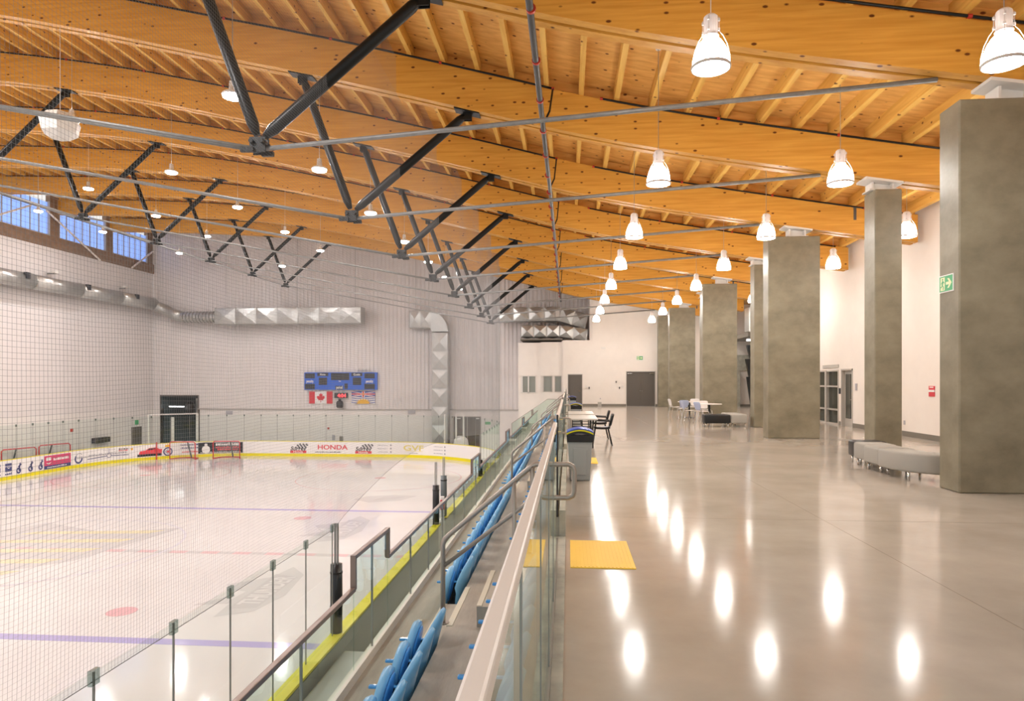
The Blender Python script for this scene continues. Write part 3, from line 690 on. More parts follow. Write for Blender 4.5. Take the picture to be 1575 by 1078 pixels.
def ad_dark(mb):
    f = AF(47.7); arect(mb, f, -1.35, 1.65, .24, 1.02)
    f2 = AF(47.7, -.018); mb.mi = 1; bars(mb, f2, -.2, 1.45, .78, .17)
    disc(mb, f2, -.85, .52, .28, 14); disc(mb, f2, -.85, .86, .1, 10)
    mb.mi = 2; bars(mb, f2, -.2, 1.4, .6, .1); bars(mb, f2, -.1, 1.3, .44, .1)
    mb.mi = 1; bars(mb, f2, -1.2, 1.5, .28, .06)
advert(ad_dark, [M['ink'], M['inkwhite'], M['inkred']], 'dark advert panel with a white-clad figure')
def ad_text(mb):
    f = AF(45.6); bars(mb, f, -.4, .95, .86, .09); bars(mb, f, -.4, .95, .64, .09); mb.mi = 1; bars(mb, f, -.3, .85, .36, .1)
advert(ad_text, [M['inkblue'], M['inkred']])
def ad_badge(mb):
    f = AF(44.4); disc(mb, f, 0, .5, .30, 24, .22); disc(mb, f, 0, .5, .14, 16, .11); mb.mi = 1
    mb.face([f(-.2, .83), f(.2, .83), f(.12, .93), f(.1, 1.02), f(.03, .93), f(0, 1.06), f(-.06, .93), f(-.13, 1.0)])
    mb.mi = 2; disc(mb, AF(44.4, -.018), 0, .5, .08, 12)
advert(ad_badge, [M['inkblue'], M['flaggold'], M['inkred']], 'round blue badge with small flames')
def ad_car(mb):
    f = AF(43.35); mb.mi = 1; arect(mb, f, -.9, .65, .26, .42)
    mb.mi = 0; mb.face([f(-.8, .42), f(-.75, .62), (f(-.35, .68)), f(-.15, .82), f(.3, .84), f(.55, .70), f(.68, .72), f(.66, .42)])
    f2 = AF(43.35, -.018); mb.mi = 1; mb.face([f2(-.28, .68), f2(-.12, .79), f2(.22, .80), f2(.35, .69)]); disc(mb, f2, -.5, .42, .12); disc(mb, f2, .4, .42, .12)
    mb.mi = 1; bars(mb, f, -2.1, -1.5, .86, .07); mb.mi = 0; bars(mb, f, -2.1, -1.5, .76, .06); mb.mi = 2; disc(mb, f, -1.25, .84, .09, 5)
advert(ad_car, [M['inkred'], M['ink'], M['flaggold']], 'advert with a red sports car')
def ad_plane(mb):
    f = AF(40.6); mb.face([f(-1.5, .42), f(-.15, .50), f(-.15, .54), f(-1.5, .46)]); mb.face([f(.15, .50), f(1.3, .46), f(1.3, .5), f(.15, .54)]); disc(mb, f, 0, .55, .16, 16, .13); arect(mb, f, -.015, .015, .7, 1.0)
    mb.mi = 1; bars(mb, f, -1.4, 1.2, .6, .1); bars(mb, f, -.4, .4, .9, .03); bars(mb, f, -2.3, -1.3, .58, .08)
advert(ad_plane, [M['inkblue'], M['inkgrey']], 'advert with a plane seen head-on')
def ad_swirl(mb):
    f = AF(38.45); disc(mb, f, 0, .55, .30, 20, .20, PI*.75, PI*2.1); mb.mi = 1; disc(mb, f, .05, .62, .28, 16, .24, PI*.2, PI*1.0)
advert(ad_swirl, [M['inkblue'], M['inkgrey']], 'advert with a dark swirl emblem')
def ad_pink(mb):
    f = AF(36.75); arect(mb, f, -1.02, 1.1, .42, 1.0); mb.mi = 1; arect(mb, f, -1.02, 1.1, .22, .42)
    f2 = AF(36.75, -.018); mb.mi = 2; bars(mb, f2, -.3, .95, .68, .12); mb.face([f2(-.9, .6), f2(-.68, .48), f2(-.45, .62), f2(-.68, .56)]); arect(mb, f2, -.88, -.5, .72, .90); bars(mb, f2, -.8, .8, .28, .07)
advert(ad_pink, [M['inkpink'], M['inkblue'], M['inkwhite']], 'crimson and navy advert panel')
for i, s0 in enumerate((34.0, 34.7, 35.3)):
    def fn(mb, s0=s0):
        f = AF(s0-.15+.15*i); disc(mb, f, 0, .42, .17, 16, .08); disc(mb, f, .05, .45, .06, 8); mb.face([f(0, .55), f(.1, .55), f(.16, .85), f(.08, .85)]); mb.face([f(-.05, .6), f(.2, .72), f(.2, .78), f(-.05, .66)])
    advert(fn, [M['inkblue']])
for s0 in (33.15, 32.4):
    def fn(mb, s0=s0):
        f = AF(s0); arect(mb, f, -.22, .22, .45, .72); arect(mb, f, -.22, .22, .76, .9); mb.mi = 1; mb.face([AF(s0, -.018)(a, b) for a, b in ((-.15, .75), (0, .6), (.15, .68), (0, .66))]); mb.mi = 0; bars(mb, f, -.22, .22, .27, .1)
    advert(fn, [M['inkblue'], M['inkwhite']])

# glass panels above the boards
GT = -.76
def rink_panels(s0, s1, label, first):
    n = round((s1-s0)/1.2)
    for i in range(n):
        a, b = s0+(s1-s0)*i/n, s0+(s1-s0)*(i+1)/n
        p = P((a+b)/2, .05); t = empty('rink_glass', (p[0], p[1], BT))
        tag(t, label % first(i), 'glass panel', 'rink glass panels')
        sweep(a+.005, b-.005, .045, .057, BT+.04, GT, .4).build('pane', M['rglass'], t)
        q = P(a, .05)
        MB().box(q[0]-.008, q[0]+.008, q[1]-.008, q[1]+.008, BT+.04, GT).build('joint_strip', M['galv'], t)
        MB().box(q[0]-.02, q[0]+.02, q[1]-.05, q[1]+.05, GT-.11, GT+.02).build('top_clip', M['clip'], t)
M['clip'] = glass('clear_clip_plastic', (0.60, 0.66, 0.64), 1.0)
def nth(i):
    if i < 15: return ORD[i]
    return 'number %d' % (i+1)
rink_panels(sY(11.32), sY(1.95), 'clear near side rink glass panel, %s from the black padded post', nth)
rink_panels(sY(38.2), sY(31.0), 'clear rink glass panel on the bench side boards, %s from the far corner', nth)
rink_panels(L1+AR+L2, sY(38.2), 'clear curved corner rink glass panel by the stands, %s from the end boards', nth)
rink_panels(L1+AR+.0, L1+AR+L2, 'clear rink glass panel behind the far end boards, %s from the garage side', nth)
rink_panels(L1, L1+AR, 'clear corner rink glass panel by the garage, %s from the long wall side', nth)
rink_panels(30.2, L1, 'clear rink glass panel along the long wall boards, %s from the photo edge', nth)
# white gate posts
for i, (s, lb) in enumerate([(43.25, 'before the garage opening at its left jamb'), (44.75, 'thick, in the middle of the garage opening'), (46.3, 'at the right jamb of the garage opening'),
                             (64.3, 'by the vertical duct foot'), (65.3, 'left of the double door behind the glass'), (66.0, 'in front of the double door behind the glass')]):
    p = P(s, .24); w_ = .09 if i == 1 else .05
    tag(MB().box(p[0]-w_, p[0]+w_, p[1]-.05, p[1]+.05, BT+.05, GT+(-.1 if i == 1 else .12)).build('gate_post', M['offwhite']), 'white gate post above the end boards, '+lb, 'post', 'white gate posts above the end boards')
a, b = P(43.25, .24), P(46.3, .24)
tag(MB().tube([(a[0], a[1], GT+.1), (b[0], b[1], GT+.1)], .04, 6).build('gate_header', M['offwhite']), 'white horizontal bar across the garage opening', 'bar')
# padded posts
for y, m_, top, lb in ((11.5, 'pad', -1.46, 'black padded post at the end of the near rink glass'), (20.4, 'pad', -1.46, 'black padded post at the penalty gate between the benches'), (21.7, 'padgrey', -1.35, 'grey padded post just beyond the black one at the gate'), (30.9, 'pad', -1.9, 'small dark padded post where the far glass begins')):
    x = XR2+.06; t = empty('padded_post', (x, y, ICE)); tag(t, lb, 'padded post', 'padded glass posts')
    MB().lathe((x, y, 0), [(.10, BT-.05), (.105, -2.0), (.10, top)], 14).build('pad', M[m_], t, smooth=True)
    MB().box(x-.035, x-.01, y-.02, y+.02, BT, GT).box(x+.01, x+.035, y-.02, y+.02, BT, GT).build('steel_post', M['galv'], t)
    MB().lathe((x, y, 0), [(.108, top-.16), (.108, top-.13)], 14).lathe((x, y, 0), [(.108, -2.2), (.108, -2.17)], 14).build('strap', M['blackplastic'], t)
tag(MB().box(XR2-.02, XR2+.1, 20.55, 21.5, ICE+.05, BT).build('board_gate', M['board']), 'white board gate between the two team benches', 'gate')
mb = MB().box(-3.95, -3.85, 20.95, 21.05, -3.5, -1.9); mb.mi = 1; mb.box(-3.96, -3.84, 20.94, 21.06, -2.3, -2.0)
tag(mb.build('gate_marker', [M['board'], M['goalred']]), 'white marker post with a red band between the benches', 'post')
# team benches
for y0, y1, lb in ((12.4, 20.0, 'long grey team bench behind the boards, on the camera side'), (22.2, 30.4, 'long grey team bench behind the boards, on the far side')):
    t = empty('team_bench', (-2.9, y0, -3.55)); tag(t, lb, 'bench', 'team benches')
    MB().box(-3.0, -2.6, y0, y1, -3.12, -3.06).build('seat', M['boardback'], t)
    MB().box(-2.62, -2.58, y0, y1, -3.12, -2.7).build('backrest', M['boardback'], t)
    for y in (y0+.2, (y0+y1)/2, y1-.2): MB().box(-2.9, -2.7, y-.03, y+.03, -3.55, -3.12).build('leg', M['galv'], t)
tag(MB().box(-3.75, -3.35, 8.2, 11.3, -3.55, -2.95).box(-3.8, -3.3, 8.15, 11.35, -2.95, -2.9).build('scorekeeper_bench', M['boardback']), 'grey box bench behind the near boards under the glass', 'bench')

# ------------------------------------------------------------ guards
def guard(y0, y1, x, zb, zt, railm, railw, label, group, pane=1.2, base=True, railh=.04):
    t = empty('glass_guard', (x, y0, zb)); tag(t, label, 'glass guard', group)
    n = max(1, round((y1-y0)/pane))
    for i in range(n):
        a, b = y0+(y1-y0)*i/n, y0+(y1-y0)*(i+1)/n
        o = MB().box(x-.007, x+.007, a+.004, b-.004, zb+.05, zt-.01).build('pane', M['glass'], t)
        if i: MB().box(x-.010, x+.010, a-.007, a+.007, zb+.05, zt-.01).build('joint_strip', M['galv'], t)
    MB().box(x-railw/2, x+railw/2, y0, y1, zt-railh, zt).build('top_rail', railm, t, bevel=.006)
    if base: MB().box(x-.035, x+.035, y0, y1, zb, zb+.09).build('base_channel', M['railpale'], t)
    return t
prev = 1.2
for i, a in enumerate(AIS+[44.6]):
    guard(prev, a, -2.0, ZA, -.23, M['railbrown'], .05, 'low glass guard of the lower walkway, %s stretch from the camera' % ORD[i], 'low glass guards of the lower walkway')
    if i < 5:
        t = guard(a, a+AW, -2.0, ZA, .07, M['railbrown'], .05, 'raised glass guard of the lower walkway opposite the %s stair' % ORD[i], 'raised glass guards opposite the stairs', .6)
        MB().box(-2.025, -1.975, a-.02, a+.02, -.25, .07).box(-2.025, -1.975, a+AW-.02, a+AW+.02, -.25, .07).build('end_post', M['railbrown'], t)
        prev = a+AW
# concourse guard and kerb
CX = -.118
prev = .45
for i, a in enumerate(AIS+[44.6]):
    hi = i > 0; kz = .29 if hi else 0.0
    nm = ORD[i]
    if hi:
        t = empty('concrete_kerb', (CX, prev, 0)); tag(t, 'raised concrete kerb under the concourse glass, %s stretch' % nm, 'kerb', 'raised concrete kerbs under the concourse glass')
        MB().box(-.225, CX-.02, prev, a, 0, .29).box(CX+.02, -.03, prev, a, 0, .29).box(CX-.02, CX+.02, prev+.02, a, 0, .22).build('kerb_block', M['kerb'], t)
    zt = 1.32
    t = guard(prev, a, CX, kz, zt, M['railpale'], .036, 'concourse glass guard with a pale top rail, %s stretch from the camera' % nm, 'concourse glass guards', 1.2, base=False)
    if hi: MB().box(CX-.010, CX+.010, prev-.014, prev+.014, .22, zt+.01).build('end_post', M['blackplastic'], t)
    else: MB().box(CX-.02, CX+.02, prev, a, 0.0, .06).build('base_channel', M['skirt'], t)
    prev = a+AW
mb = MB().box(-.225, -.03, -4, AIS[0]+AW, 0, .012)
for i, a in enumerate(AIS[1:]): mb.box(-.225, -.03, a, a+AW, 0, .012)
struct('trim_5', mb, M['kerb'], 'flush concrete strip at the concourse edge')
struct('trim_6', MB().box(CX-.012, CX+.012, 6.3, AIS[0]+AW-.1, .012, .014), M['skirt'], 'dark slot in the flush strip')
# end guard with slope
mb = MB().prism([(-3.7, -1.82), (-3.7, -1.1), (-1.36, .49), (-.5, .49), (-.5, -1.0), (-2.0, -1.82)], lambda u, v, d: (u, d, v), 44.69, 44.705)
t = empty('glass_guard', (-2, 44.7, -1.8)); tag(t, 'sloping glass guard at the far end of the stands', 'glass guard')
mb.build('pane', M['glass'], t); MB().tube([(-3.7, 44.7, -1.1), (-1.36, 44.7, .49), (-.5, 44.7, .49)], .02, 6).build('top_rail', M['stainless'], t)
MB().tube([(-3.7, 44.7, -1.82), (-3.7, 44.7, -1.1)], .02, 6).build('end_post', M['stainless'], t)

# stairs
for i, a in enumerate(AIS):
    t = empty('aisle_stair', (-1.2, a, ZA)); tag(t, 'short concrete aisle stair to the concourse, %s from the camera' % ORD[i], 'stair', 'aisle stairs')
    for x0, x1, z0, z1 in ((-1.65, -1.12, ZA, -.94), (-1.38, -1.12, -.94, -.76), (-.84, -.30, ZB, -.38), (-.56, -.30, -.38, -.19)):
        s = MB().box(x0, x1, a, a+AW, z0, z1).build('step', M['bleacher'], t)
        MB().box(x0-.004, x0+.045, a+.01, a+AW-.01, z1-.03, z1+.006).build('nosing', M['nosing'], s)
    MB().box(-1.125, -1.07, a+.01, a+AW-.01, ZB-.03, ZB+.006).build('nosing', M['nosing'], t)
    t = empty('handrail', (-.8, a+.08, ZB)); y = a+.08
    tag(t, 'tubular steel stair handrail with looped end, at the %s stair' % ORD[i], 'handrail', 'stair handrails')
    top = [(-1.17, y, ZB), (-1.17, y, .17), (-1.15, y, .22), (-1.11, y, .26), (-.36, y, .89), (-.30, y, .925), (0.0, y, .93), (.04, y, .91), (.055, y, .87), (.055, y, .68), (.04, y, .64), (0, y, .62), (-.27, y, .62), (-.31, y, .645), (-.33, y, .69), (-.33, y, .91)]
    MB().tube(top, .024, 10).build('top_rail', M['stainless'], t, smooth=True)
    MB().tube([(-1.17, y, -.04), (-.40, y, .55), (-.33, y, .66)], .02, 8).build('lower_rail', M['stainless'], t, smooth=True)
    MB().tube([(-.50, y, ZB if 0 else -.30), (-.50, y, .77)], .022, 8).build('post', M['stainless'], t, smooth=True)
    MB().cyl((-1.17, y, ZB), (-1.17, y, ZB+.012), .06, 16).build('base_plate', M['stainless'], t)
# tactile mats
for i, a in enumerate(AIS[:4]):
    mb = MB().box(.02, .61, a-.02, a+1.04, 0.0, .008)
    for j in range(16): mb.box(.04+j*.0355, .055+j*.0355, a, a+1.02, .008, .011)
    tag(mb.build('tactile_mat', M['mat']), 'yellow ribbed tactile mat at the top of the %s stair' % ORD[i], 'mat', 'yellow tactile mats')

# ------------------------------------------------------------ stadium seats
def shell(mb, outline, f, th, bulge):
    n = len(outline); cx = sum(p[0] for p in outline)/n; cy = sum(p[1] for p in outline)/n
    def rg(k, d): return [f(cx+(u-cx)*k, cy+(v-cy)*k, d) for u, v in outline]
    mb.ringed([rg(.15, -th/2-bulge*0), rg(.6, -th/2), rg(.93, -th/2+.003), rg(1, 0), rg(.93, th/2+bulge*.2), rg(.6, th/2+bulge*.7), rg(.15, th/2+bulge)])
def supers(w_, h0, h1, n=22, p=2.6):
    out = []
    for i in range(n):
        a = 2*PI*i/n; c, s_ = math.cos(a), math.sin(a)
        out.append((w_/2*abs(c)**(2/p)*(1 if c > 0 else -1)*(1 if s_ > 0 else .8), (h0+h1)/2+(h1-h0)/2*abs(s_)**(2/p)*(1 if s_ > 0 else -1)))
    return out
st = empty('stadium_seat', (0, 0, 0))
mb = MB(); shell(mb, supers(.40, .16, .80, 24, 2.0), lambda u, v, d: (.20+.15*(v-.20)/.58-.075*(2*u/.40)**2+d, u, v), .055, .0); mb.build('backrest', M['seatback'], st, smooth=True)
mb = MB(); shell(mb, supers(.39, .20, .68, 24, 2.1), lambda u, v, d: (.03+.09*(v-.22)/.44-d, u, v), .065, .02); pan = mb.build('seat_pan', M['seatback'], st, smooth=True)
mb = MB(); shell(mb, supers(.32, .27, .635, 22, 2.1), lambda u, v, d: (.068+.09*(v-.22)/.44+d, u, v), .02, .0); mb.build('sitting_surface', M['seat'], pan, smooth=True)
mb = MB().box(.02, .24, .215, .245, .04, .42).box(-.02, .20, .21, .25, .0, .04).box(.10, .26, -.2, .245, .22, .27); mb.build('support', M['blackplastic'], st)
mb = MB().box(-.10, .24, .222, .26, .405, .43); mb.build('armrest', M['seat'], st, bevel=.008)
first = True
blocks = [(2.60, 5.95), (7.75, 13.85), (15.6, 21.7), (23.45, 29.55), (31.3, 37.4), (39.2, 44.3)]
bn = ['the nearest block', 'the second block', 'the third block', 'the fourth block', 'the fifth block', 'the farthest block']
for r, (rx, rz, rn) in enumerate(((-1.45, ZA, 'lower'), (-.59, ZB, 'upper'))):
    for bi, (ya, yb) in enumerate(blocks):
        n = round((yb-ya)/.49); ylist = [yb-j*.49 for j in range(n+1)] if bi == 0 else [ya+j*.49 for j in range(n+1)]
        for j, y in enumerate(ylist):
            o = st if first else copy_tree(st); first = False
            o.location = (rx, y, rz)
            o['label'] = 'folded blue stadium seat, %s row, %s from the camera in %s' % (rn, ORD[n-j if bi == 0 else j] if j < 15 else 'last', bn[bi])
            o['category'] = 'seat'; o['group'] = 'blue stadium seats'

# ------------------------------------------------------------ netting
mb = MB(); tw = .0011
def twine(a, b, r=tw):
    mb.tube([a, b], r, 3)
NX = XR2+.05
def zbot(y):
    if y < 11.6: return GT-.08
    if y < 18: t = (y-11.6)/6.4; return GT+.62*math.sin(t*PI/2)
    if y < 31: t = (y-18)/13; return GT+.62-.62*t**1.5
    return GT
def ztn(y):
    k = round((y-11.1)/4.93); d = abs(y-YK(k))
    return S(NX)-.05 if d < .32 else S(NX)+.82
y = 3.0
sp = .042
while y < YE-RR:
    w1 = .012*math.sin(y*2.1)
    z0, z1 = zbot(y), ztn(y); n = 5
    pts = [(NX+.02*math.sin(y*1.3+z0+(z1-z0)*i/n), y+.010*math.sin(3*i/n*PI+y), z0+(z1-z0)*i/n) for i in range(n+1)]
    mb.tube(pts, tw, 3); y += sp
z = GT-.06
while z < S(NX)-.05:
    ya = 3.0; segs_ = []
    if z < -.14:
        segs_ = []
        yy = [q*.2 for q in range(15, 197)]
        run = []
        for q in yy:
            if zbot(q) <= z: run.append(q)
            else:
                if len(run) > 1: segs_.append((run[0], run[-1]))
                run = []
        if len(run) > 1: segs_.append((run[0], run[-1]))
    else: segs_ = [(3.0, YE-RR)]
    for a, b in segs_:
        n = max(2, int((b-a)/.8)); mb.tube([(NX+.02*math.sin(q*1.3+z), q, z+.012*math.sin(q*2.3)+.008*math.sin(q*5.1+z)) for q in [a+(b-a)*i/n for i in range(n+1)]], tw, 3)
    z += sp
mb.tube([(NX, q, zbot(q)) for q in [3+i*.6 for i in range(61)]], .004, 5)
tag(mb.build('safety_netting', M['net']), 'fine dark safety netting hung from the roof above the near side boards', 'netting', None, 'stuff')
# netting around the far end
mb = MB(); s = L1+AR+L2+AR
sp2 = .05
s1 = SR; s0 = L1
s = s1
while s > s0:
    p = P(s, .06); z1 = min(S(p[0])-.1, 11.5)
    mb.tube([(p[0], p[1], GT), (p[0], p[1], z1)], .0012, 3); s -= sp2
z = GT
while z < 11.4:
    # horizontal strand over the range where roof is higher
    pts = []; s = s1
    while s > s0:
        p = P(s, .06)
        if S(p[0])-.1 > z: pts.append((p[0], p[1], z))
        s -= .7
    if len(pts) > 2: mb.tube(pts, .0012, 3)
    z += sp2
tag(mb.build('safety_netting', M['net']), 'fine dark safety netting around the far end and corners of the rink', 'netting', None, 'stuff')

# ------------------------------------------------------------ goals
def goal(x, y, z, rot, label):
    t = empty('hockey_goal', (0, 0, 0)); tag(t, label, 'hockey goal', 'hockey goals')
    W, H, D = .915, 1.22, 1.0
    MB().tube([(-W, 0, 0), (-W, 0, H-.1), (-W+.1, 0, H), (W-.1, 0, H), (W, 0, H-.1), (W, 0, 0)], .035, 8).build('front_frame', M['goalred'], t, smooth=True)
    MB().tube([(-W, 0, .03), (-W*.75, D*.8, .03), (0, D, .03), (W*.75, D*.8, .03), (W, 0, .03)], .03, 6).build('base_frame', M['goalred'], t, smooth=True)
    MB().tube([(-W+.05, 0, H), (-W*.7, D*.45, H), (W*.7, D*.45, H), (W-.05, 0, H)], .02, 6).build('top_frame', M['offwhite'], t, smooth=True)
    MB().tube([(.1, D*.97, .03), (.1, D*.45, H)], .05, 6).build('centre_pad', M['padgrey'], t)
    mb = MB()
    for i in range(22):
        u = -1+2*i/21; mb.tube([(u*W*.75, D*(1-.2*abs(u)), .05), (u*W*.7, D*.45, H)], .004, 3)
    for j in range(12):
        v = j/11; mb.tube([(-W, 0, v*H), (-W*.75, D*(.8-.35*v), v*H), (0, D*(1-.55*v), v*H), (W*.75, D*(.8-.35*v), v*H), (W, 0, v*H)], .004, 3)
    mb.build('goal_netting', M['flagwhite'], t)
    t.location = (x, y, z); t.rotation_euler = (0, 0, rot)
goal(-26.6, 45.2, ICE, .0, 'red framed hockey goal on the ice, nearer the garage opening')
goal(-23.8, 45.9, ICE, .12, 'red framed hockey goal on the ice, nearer the dealer adverts')
goal(-31.3, 36.6, ICE+.35, 1.2, 'faded red goal stored behind the long wall boards at the photo edge')
goal(-31.2, 39.2, ICE+.35, 1.2, 'faded red goal stored behind the long wall boards, above the crimson advert')
tag(MB().tube([(-28.35, 45.0, ICE), (-28.35, 45.0, ICE+1.2)], .04, 6).build('red_marker_pole', M['goalred']), 'red pole standing in front of the sports car advert', 'pole')

# ------------------------------------------------------------ scoreboard, flags
YS = YW-.18
sb = empty('scoreboard', (-17, YS, 1.0)); tag(sb, 'blue electronic scoreboard on the end wall with Home and Guests panels', 'scoreboard')
X0, X1, Z0, Z1 = -19.86, -14.27, 1.02, 2.33
MB().box(X0, X1, YS-.12, YS+.11, Z0, Z1).build('cabinet', M['scoreblue'], sb, bevel=.01)
def sf(u, v, d=0): return (X0+u*(X1-X0), YS-.125-d, Z0+v*(Z1-Z0))
mb = MB()
for u0, u1, v0, v1 in ((.01, .145, .66, .94), (.01, .145, .04, .34), (.83, .97, .66, .94), (.83, .97, .04, .34), (.2, .315, .28, .70), (.67, .785, .28, .70), (.37, .62, .56, .96), (.555, .6, .05, .36), (.18, .33, .78, .97), (.65, .80, .78, .97), (.43, .535, .02, .22)):
    mb.prism([(u0, v0), (u1, v0), (u1, v1), (u0, v1)], sf, 0, .01)
mb.build('display', M['ink'], sb)
mb = MB(); g = lambda u, v: sf(u, v, .014)
KX = 1/(X1-X0); KZ = 1/(Z1-Z0)
for tx, u, v, h, w_ in (('Home', .255, .82, .17*.75, .075), ('Guests', .725, .82, .17*.75, .09), ('penalty', .078, .42, .16, .10), ('penalty', .90, .42, .16, .10), ('period', .485, .06, .17, .085), ('TIME', .49, .46, .06, .035)):
    add_text(mb, tx, g, u, v, h, w_)
mb.build('lettering', M['inkwhite'], sb)
mb = MB(); 
for i in range(4): mb.cyl((-15.8+i*.28, YS, Z1), (-15.8+i*.28, YS, Z1+.2), .03, 6).box(-15.9+i*.28, -15.7+i*.28, YS-.05, YS+.05, Z1+.2, Z1+.28)
mb.build('antenna', M['offwhite'], sb)
# Canadian flag
fl = empty('flag', (-18.65, YS, .4)); tag(fl, 'Canadian flag hung under the scoreboard', 'flag')
def ff(x0, x1, z0, z1, y): return lambda u, v, d=0: (x0+u*(x1-x0), y-d, z0+v*(z1-z0))
f = ff(-19.56, -17.74, -.03, .89, YS+.06)
MB().prism([(0, 0), (1, 0), (1, 1), (0, 1)], f, 0, .01).build('white_cloth', M['flagwhite'], fl)
mb = MB()
for a, b in ((0, .25), (.75, 1)): mb.prism([(a, 0), (b, 0), (b, 1), (a, 1)], f, .011, .016)
leaf = [(0, .98), (.09, .80), (.20, .86), (.155, .58), (.28, .71), (.31, .64), (.43, .66), (.39, .53), (.45, .49), (.24, .31), (.27, .23), (.03, .27), (.03, .05)]
leaf = leaf+[(-x, y) for x, y in reversed(leaf[1:])]
mb.prism([(.5+x*.40, .06+y*.86) for x, y in leaf], f, .011, .016); mb.build('red_pattern', M['flagred'], fl)
# BC flag
fl = empty('flag', (-15.4, YS, .4)); tag(fl, 'British Columbia flag hung under the scoreboard, with crosses and a setting sun', 'flag')
f = ff(-16.28, -14.46, -.05, .90, YS+.06)
MB().prism([(0, 0), (1, 0), (1, 1), (0, 1)], f, 0, .008).build('white_cloth', M['flagwhite'], fl)
mb = MB()
for q in ([(.05, 1), (.44, 1), (.44, .86)], [(0, .96), (0, .84), (.26, .84)], [(.95, 1), (.56, 1), (.56, .86)], [(1, .96), (1, .84), (.74, .84)], [(.05, .55), (.44, .55), (.44, .68)], [(0, .6), (0, .72), (.26, .72)], [(.95, .55), (.56, .55), (.56, .68)], [(1, .6), (1, .72), (.74, .72)]): mb.prism(q, f, .009, .012)
for v in (.44, .27, .10):
    top = [(i/16, v+.03*math.cos(i/16*4*PI)+.035) for i in range(17)]; bot = [(i/16, v+.03*math.cos(i/16*4*PI)-.02) for i in range(16, -1, -1)]; mb.prism(bot[::-1]+top[::-1], f, .009, .012)
mb.build('blue_pattern', M['flagblue'], fl)
mb = MB().prism([(0, .745), (1, .745), (1, .825), (0, .825)], f, .013, .016).prism([(.47, .55), (.53, .55), (.53, 1), (.47, 1)], f, .013, .0161)
for q in ([(0, 1), (.04, 1), (.42, .80), (.38, .80)], [(1, 1), (.96, 1), (.58, .80), (.62, .80)], [(0, .55), (.04, .55), (.42, .77), (.38, .77)], [(1, .55), (.96, .55), (.58, .77), (.62, .77)]): mb.prism(q, f, .013, .0155)
mb.build('red_pattern', M['flagred'], fl)
mb = MB(); sun = [(.72, .02)]
for i in range(17):
    a = PI*i/16; r = (1.0 if i % 2 == 0 else .72); sun.append((.5+.33*r*math.cos(a), .02+.44*r*math.sin(a)))
sun.append((.28, .02)); mb.prism(sun, f, .017, .02); mb.prism([(.47, .74), (.53, .74), (.53, .84), (.47, .84)], f, .017, .02); mb.build('gold_sun', M['flaggold'], fl)
ck = empty('digital_clock', (-17.1, YS, .4)); tag(ck, 'black digital clock with red 4:04 between the two flags', 'clock')
MB().box(-17.56, -16.57, YS-.1, YS+.12, .40, .78).build('clock_case', M['ink'], ck, bevel=.01)
mb = MB(); add_text(mb, '4:04', lambda u, v: (u, YS-.105, v), -16.98, .455, .27, .66); mb.build('digits', M['led'], ck)
mb = MB().lathe((-17.1, YS-.2, -.33), [(.18, 0), (.25, .06), (.26, .38), (.2, .5), (.1, .52), (.1, .65)], 14)
tag(mb.build('loudspeaker', M['ink'], smooth=True), 'black loudspeaker under the digital clock', 'loudspeaker')
# small wall things on rink end wall
for nm, x, z, w_, h, m_, lb, ct in (('vent_grille', -25.9, -.75, .5, .28, 'inkgrey', 'grey vent grille high on the white wall right of the garage opening', 'vent'), ('vent_grille', -11.7, -.62, .55, .28, 'inkgrey', 'grey vent grille on the white wall beside the vertical duct', 'vent'),
        ('emergency_light', -24.0, -.75, .25, .15, 'offwhite', 'small twin emergency light on the white wall behind the goals', 'light'), ('wall_phone', -17.7, -2.6, .2, .4, 'inkgrey', 'grey wall box under the clock', 'box'), ('wall_phone', -17.1, -2.8, .25, .6, 'skirt', 'dark wall box and cable beside the grey box under the clock', 'box'),
        ('alarm_bell', -18.1, -1.9, .14, .14, 'red', 'small red alarm bell left of the wall boxes', 'alarm')):
    tag(MB().box(x-w_/2, x+w_/2, YW-.07, YW, z-h/2, z+h/2).build(nm, M[m_]), lb, ct)
for nm, y, z, w_, h, d, m_, lb, ct in (('wall_heater', 44.2, -2.35, 1.4, .35, .35, 'ink', 'black box heater on the long white wall', 'heater'), ('alarm_bell', 41.6, -1.5, .14, .2, .1, 'red', 'small red alarm on the long white wall above the goals', 'alarm'), ('exit_sign', 48.3, -1.4, .35, .35, .05, 'exitgreen', 'green exit sign above the small grey door by the garage', 'exit sign')):
    tag(MB().box(XW, XW+d, y-w_/2, y+w_/2, z-h/2, z+h/2).build(nm, M[m_]), lb, ct)
struct('door_6', MB().box(XW-.01, XW+.02, 47.7, 48.9, ICE, -1.72), M['darkdoor'], 'small grey door on the long wall beside the garage')
tag(MB().box(-6.15, -5.75, YW-.06, YW, -1.55, -1.35).build('exit_sign', M['exitgreen']), 'small green exit sign right of the rink double door', 'exit sign')
# white covered ice equipment near double door
mb = MB().lathe((-7.75, 49.0, ICE), [(.55, 0), (.6, .6), (.5, 1.2), (.25, 1.45)], 9); tag(mb.build('covered_equipment', M['flagwhite']), 'pale draped equipment heap before the rink double door', 'equipment')

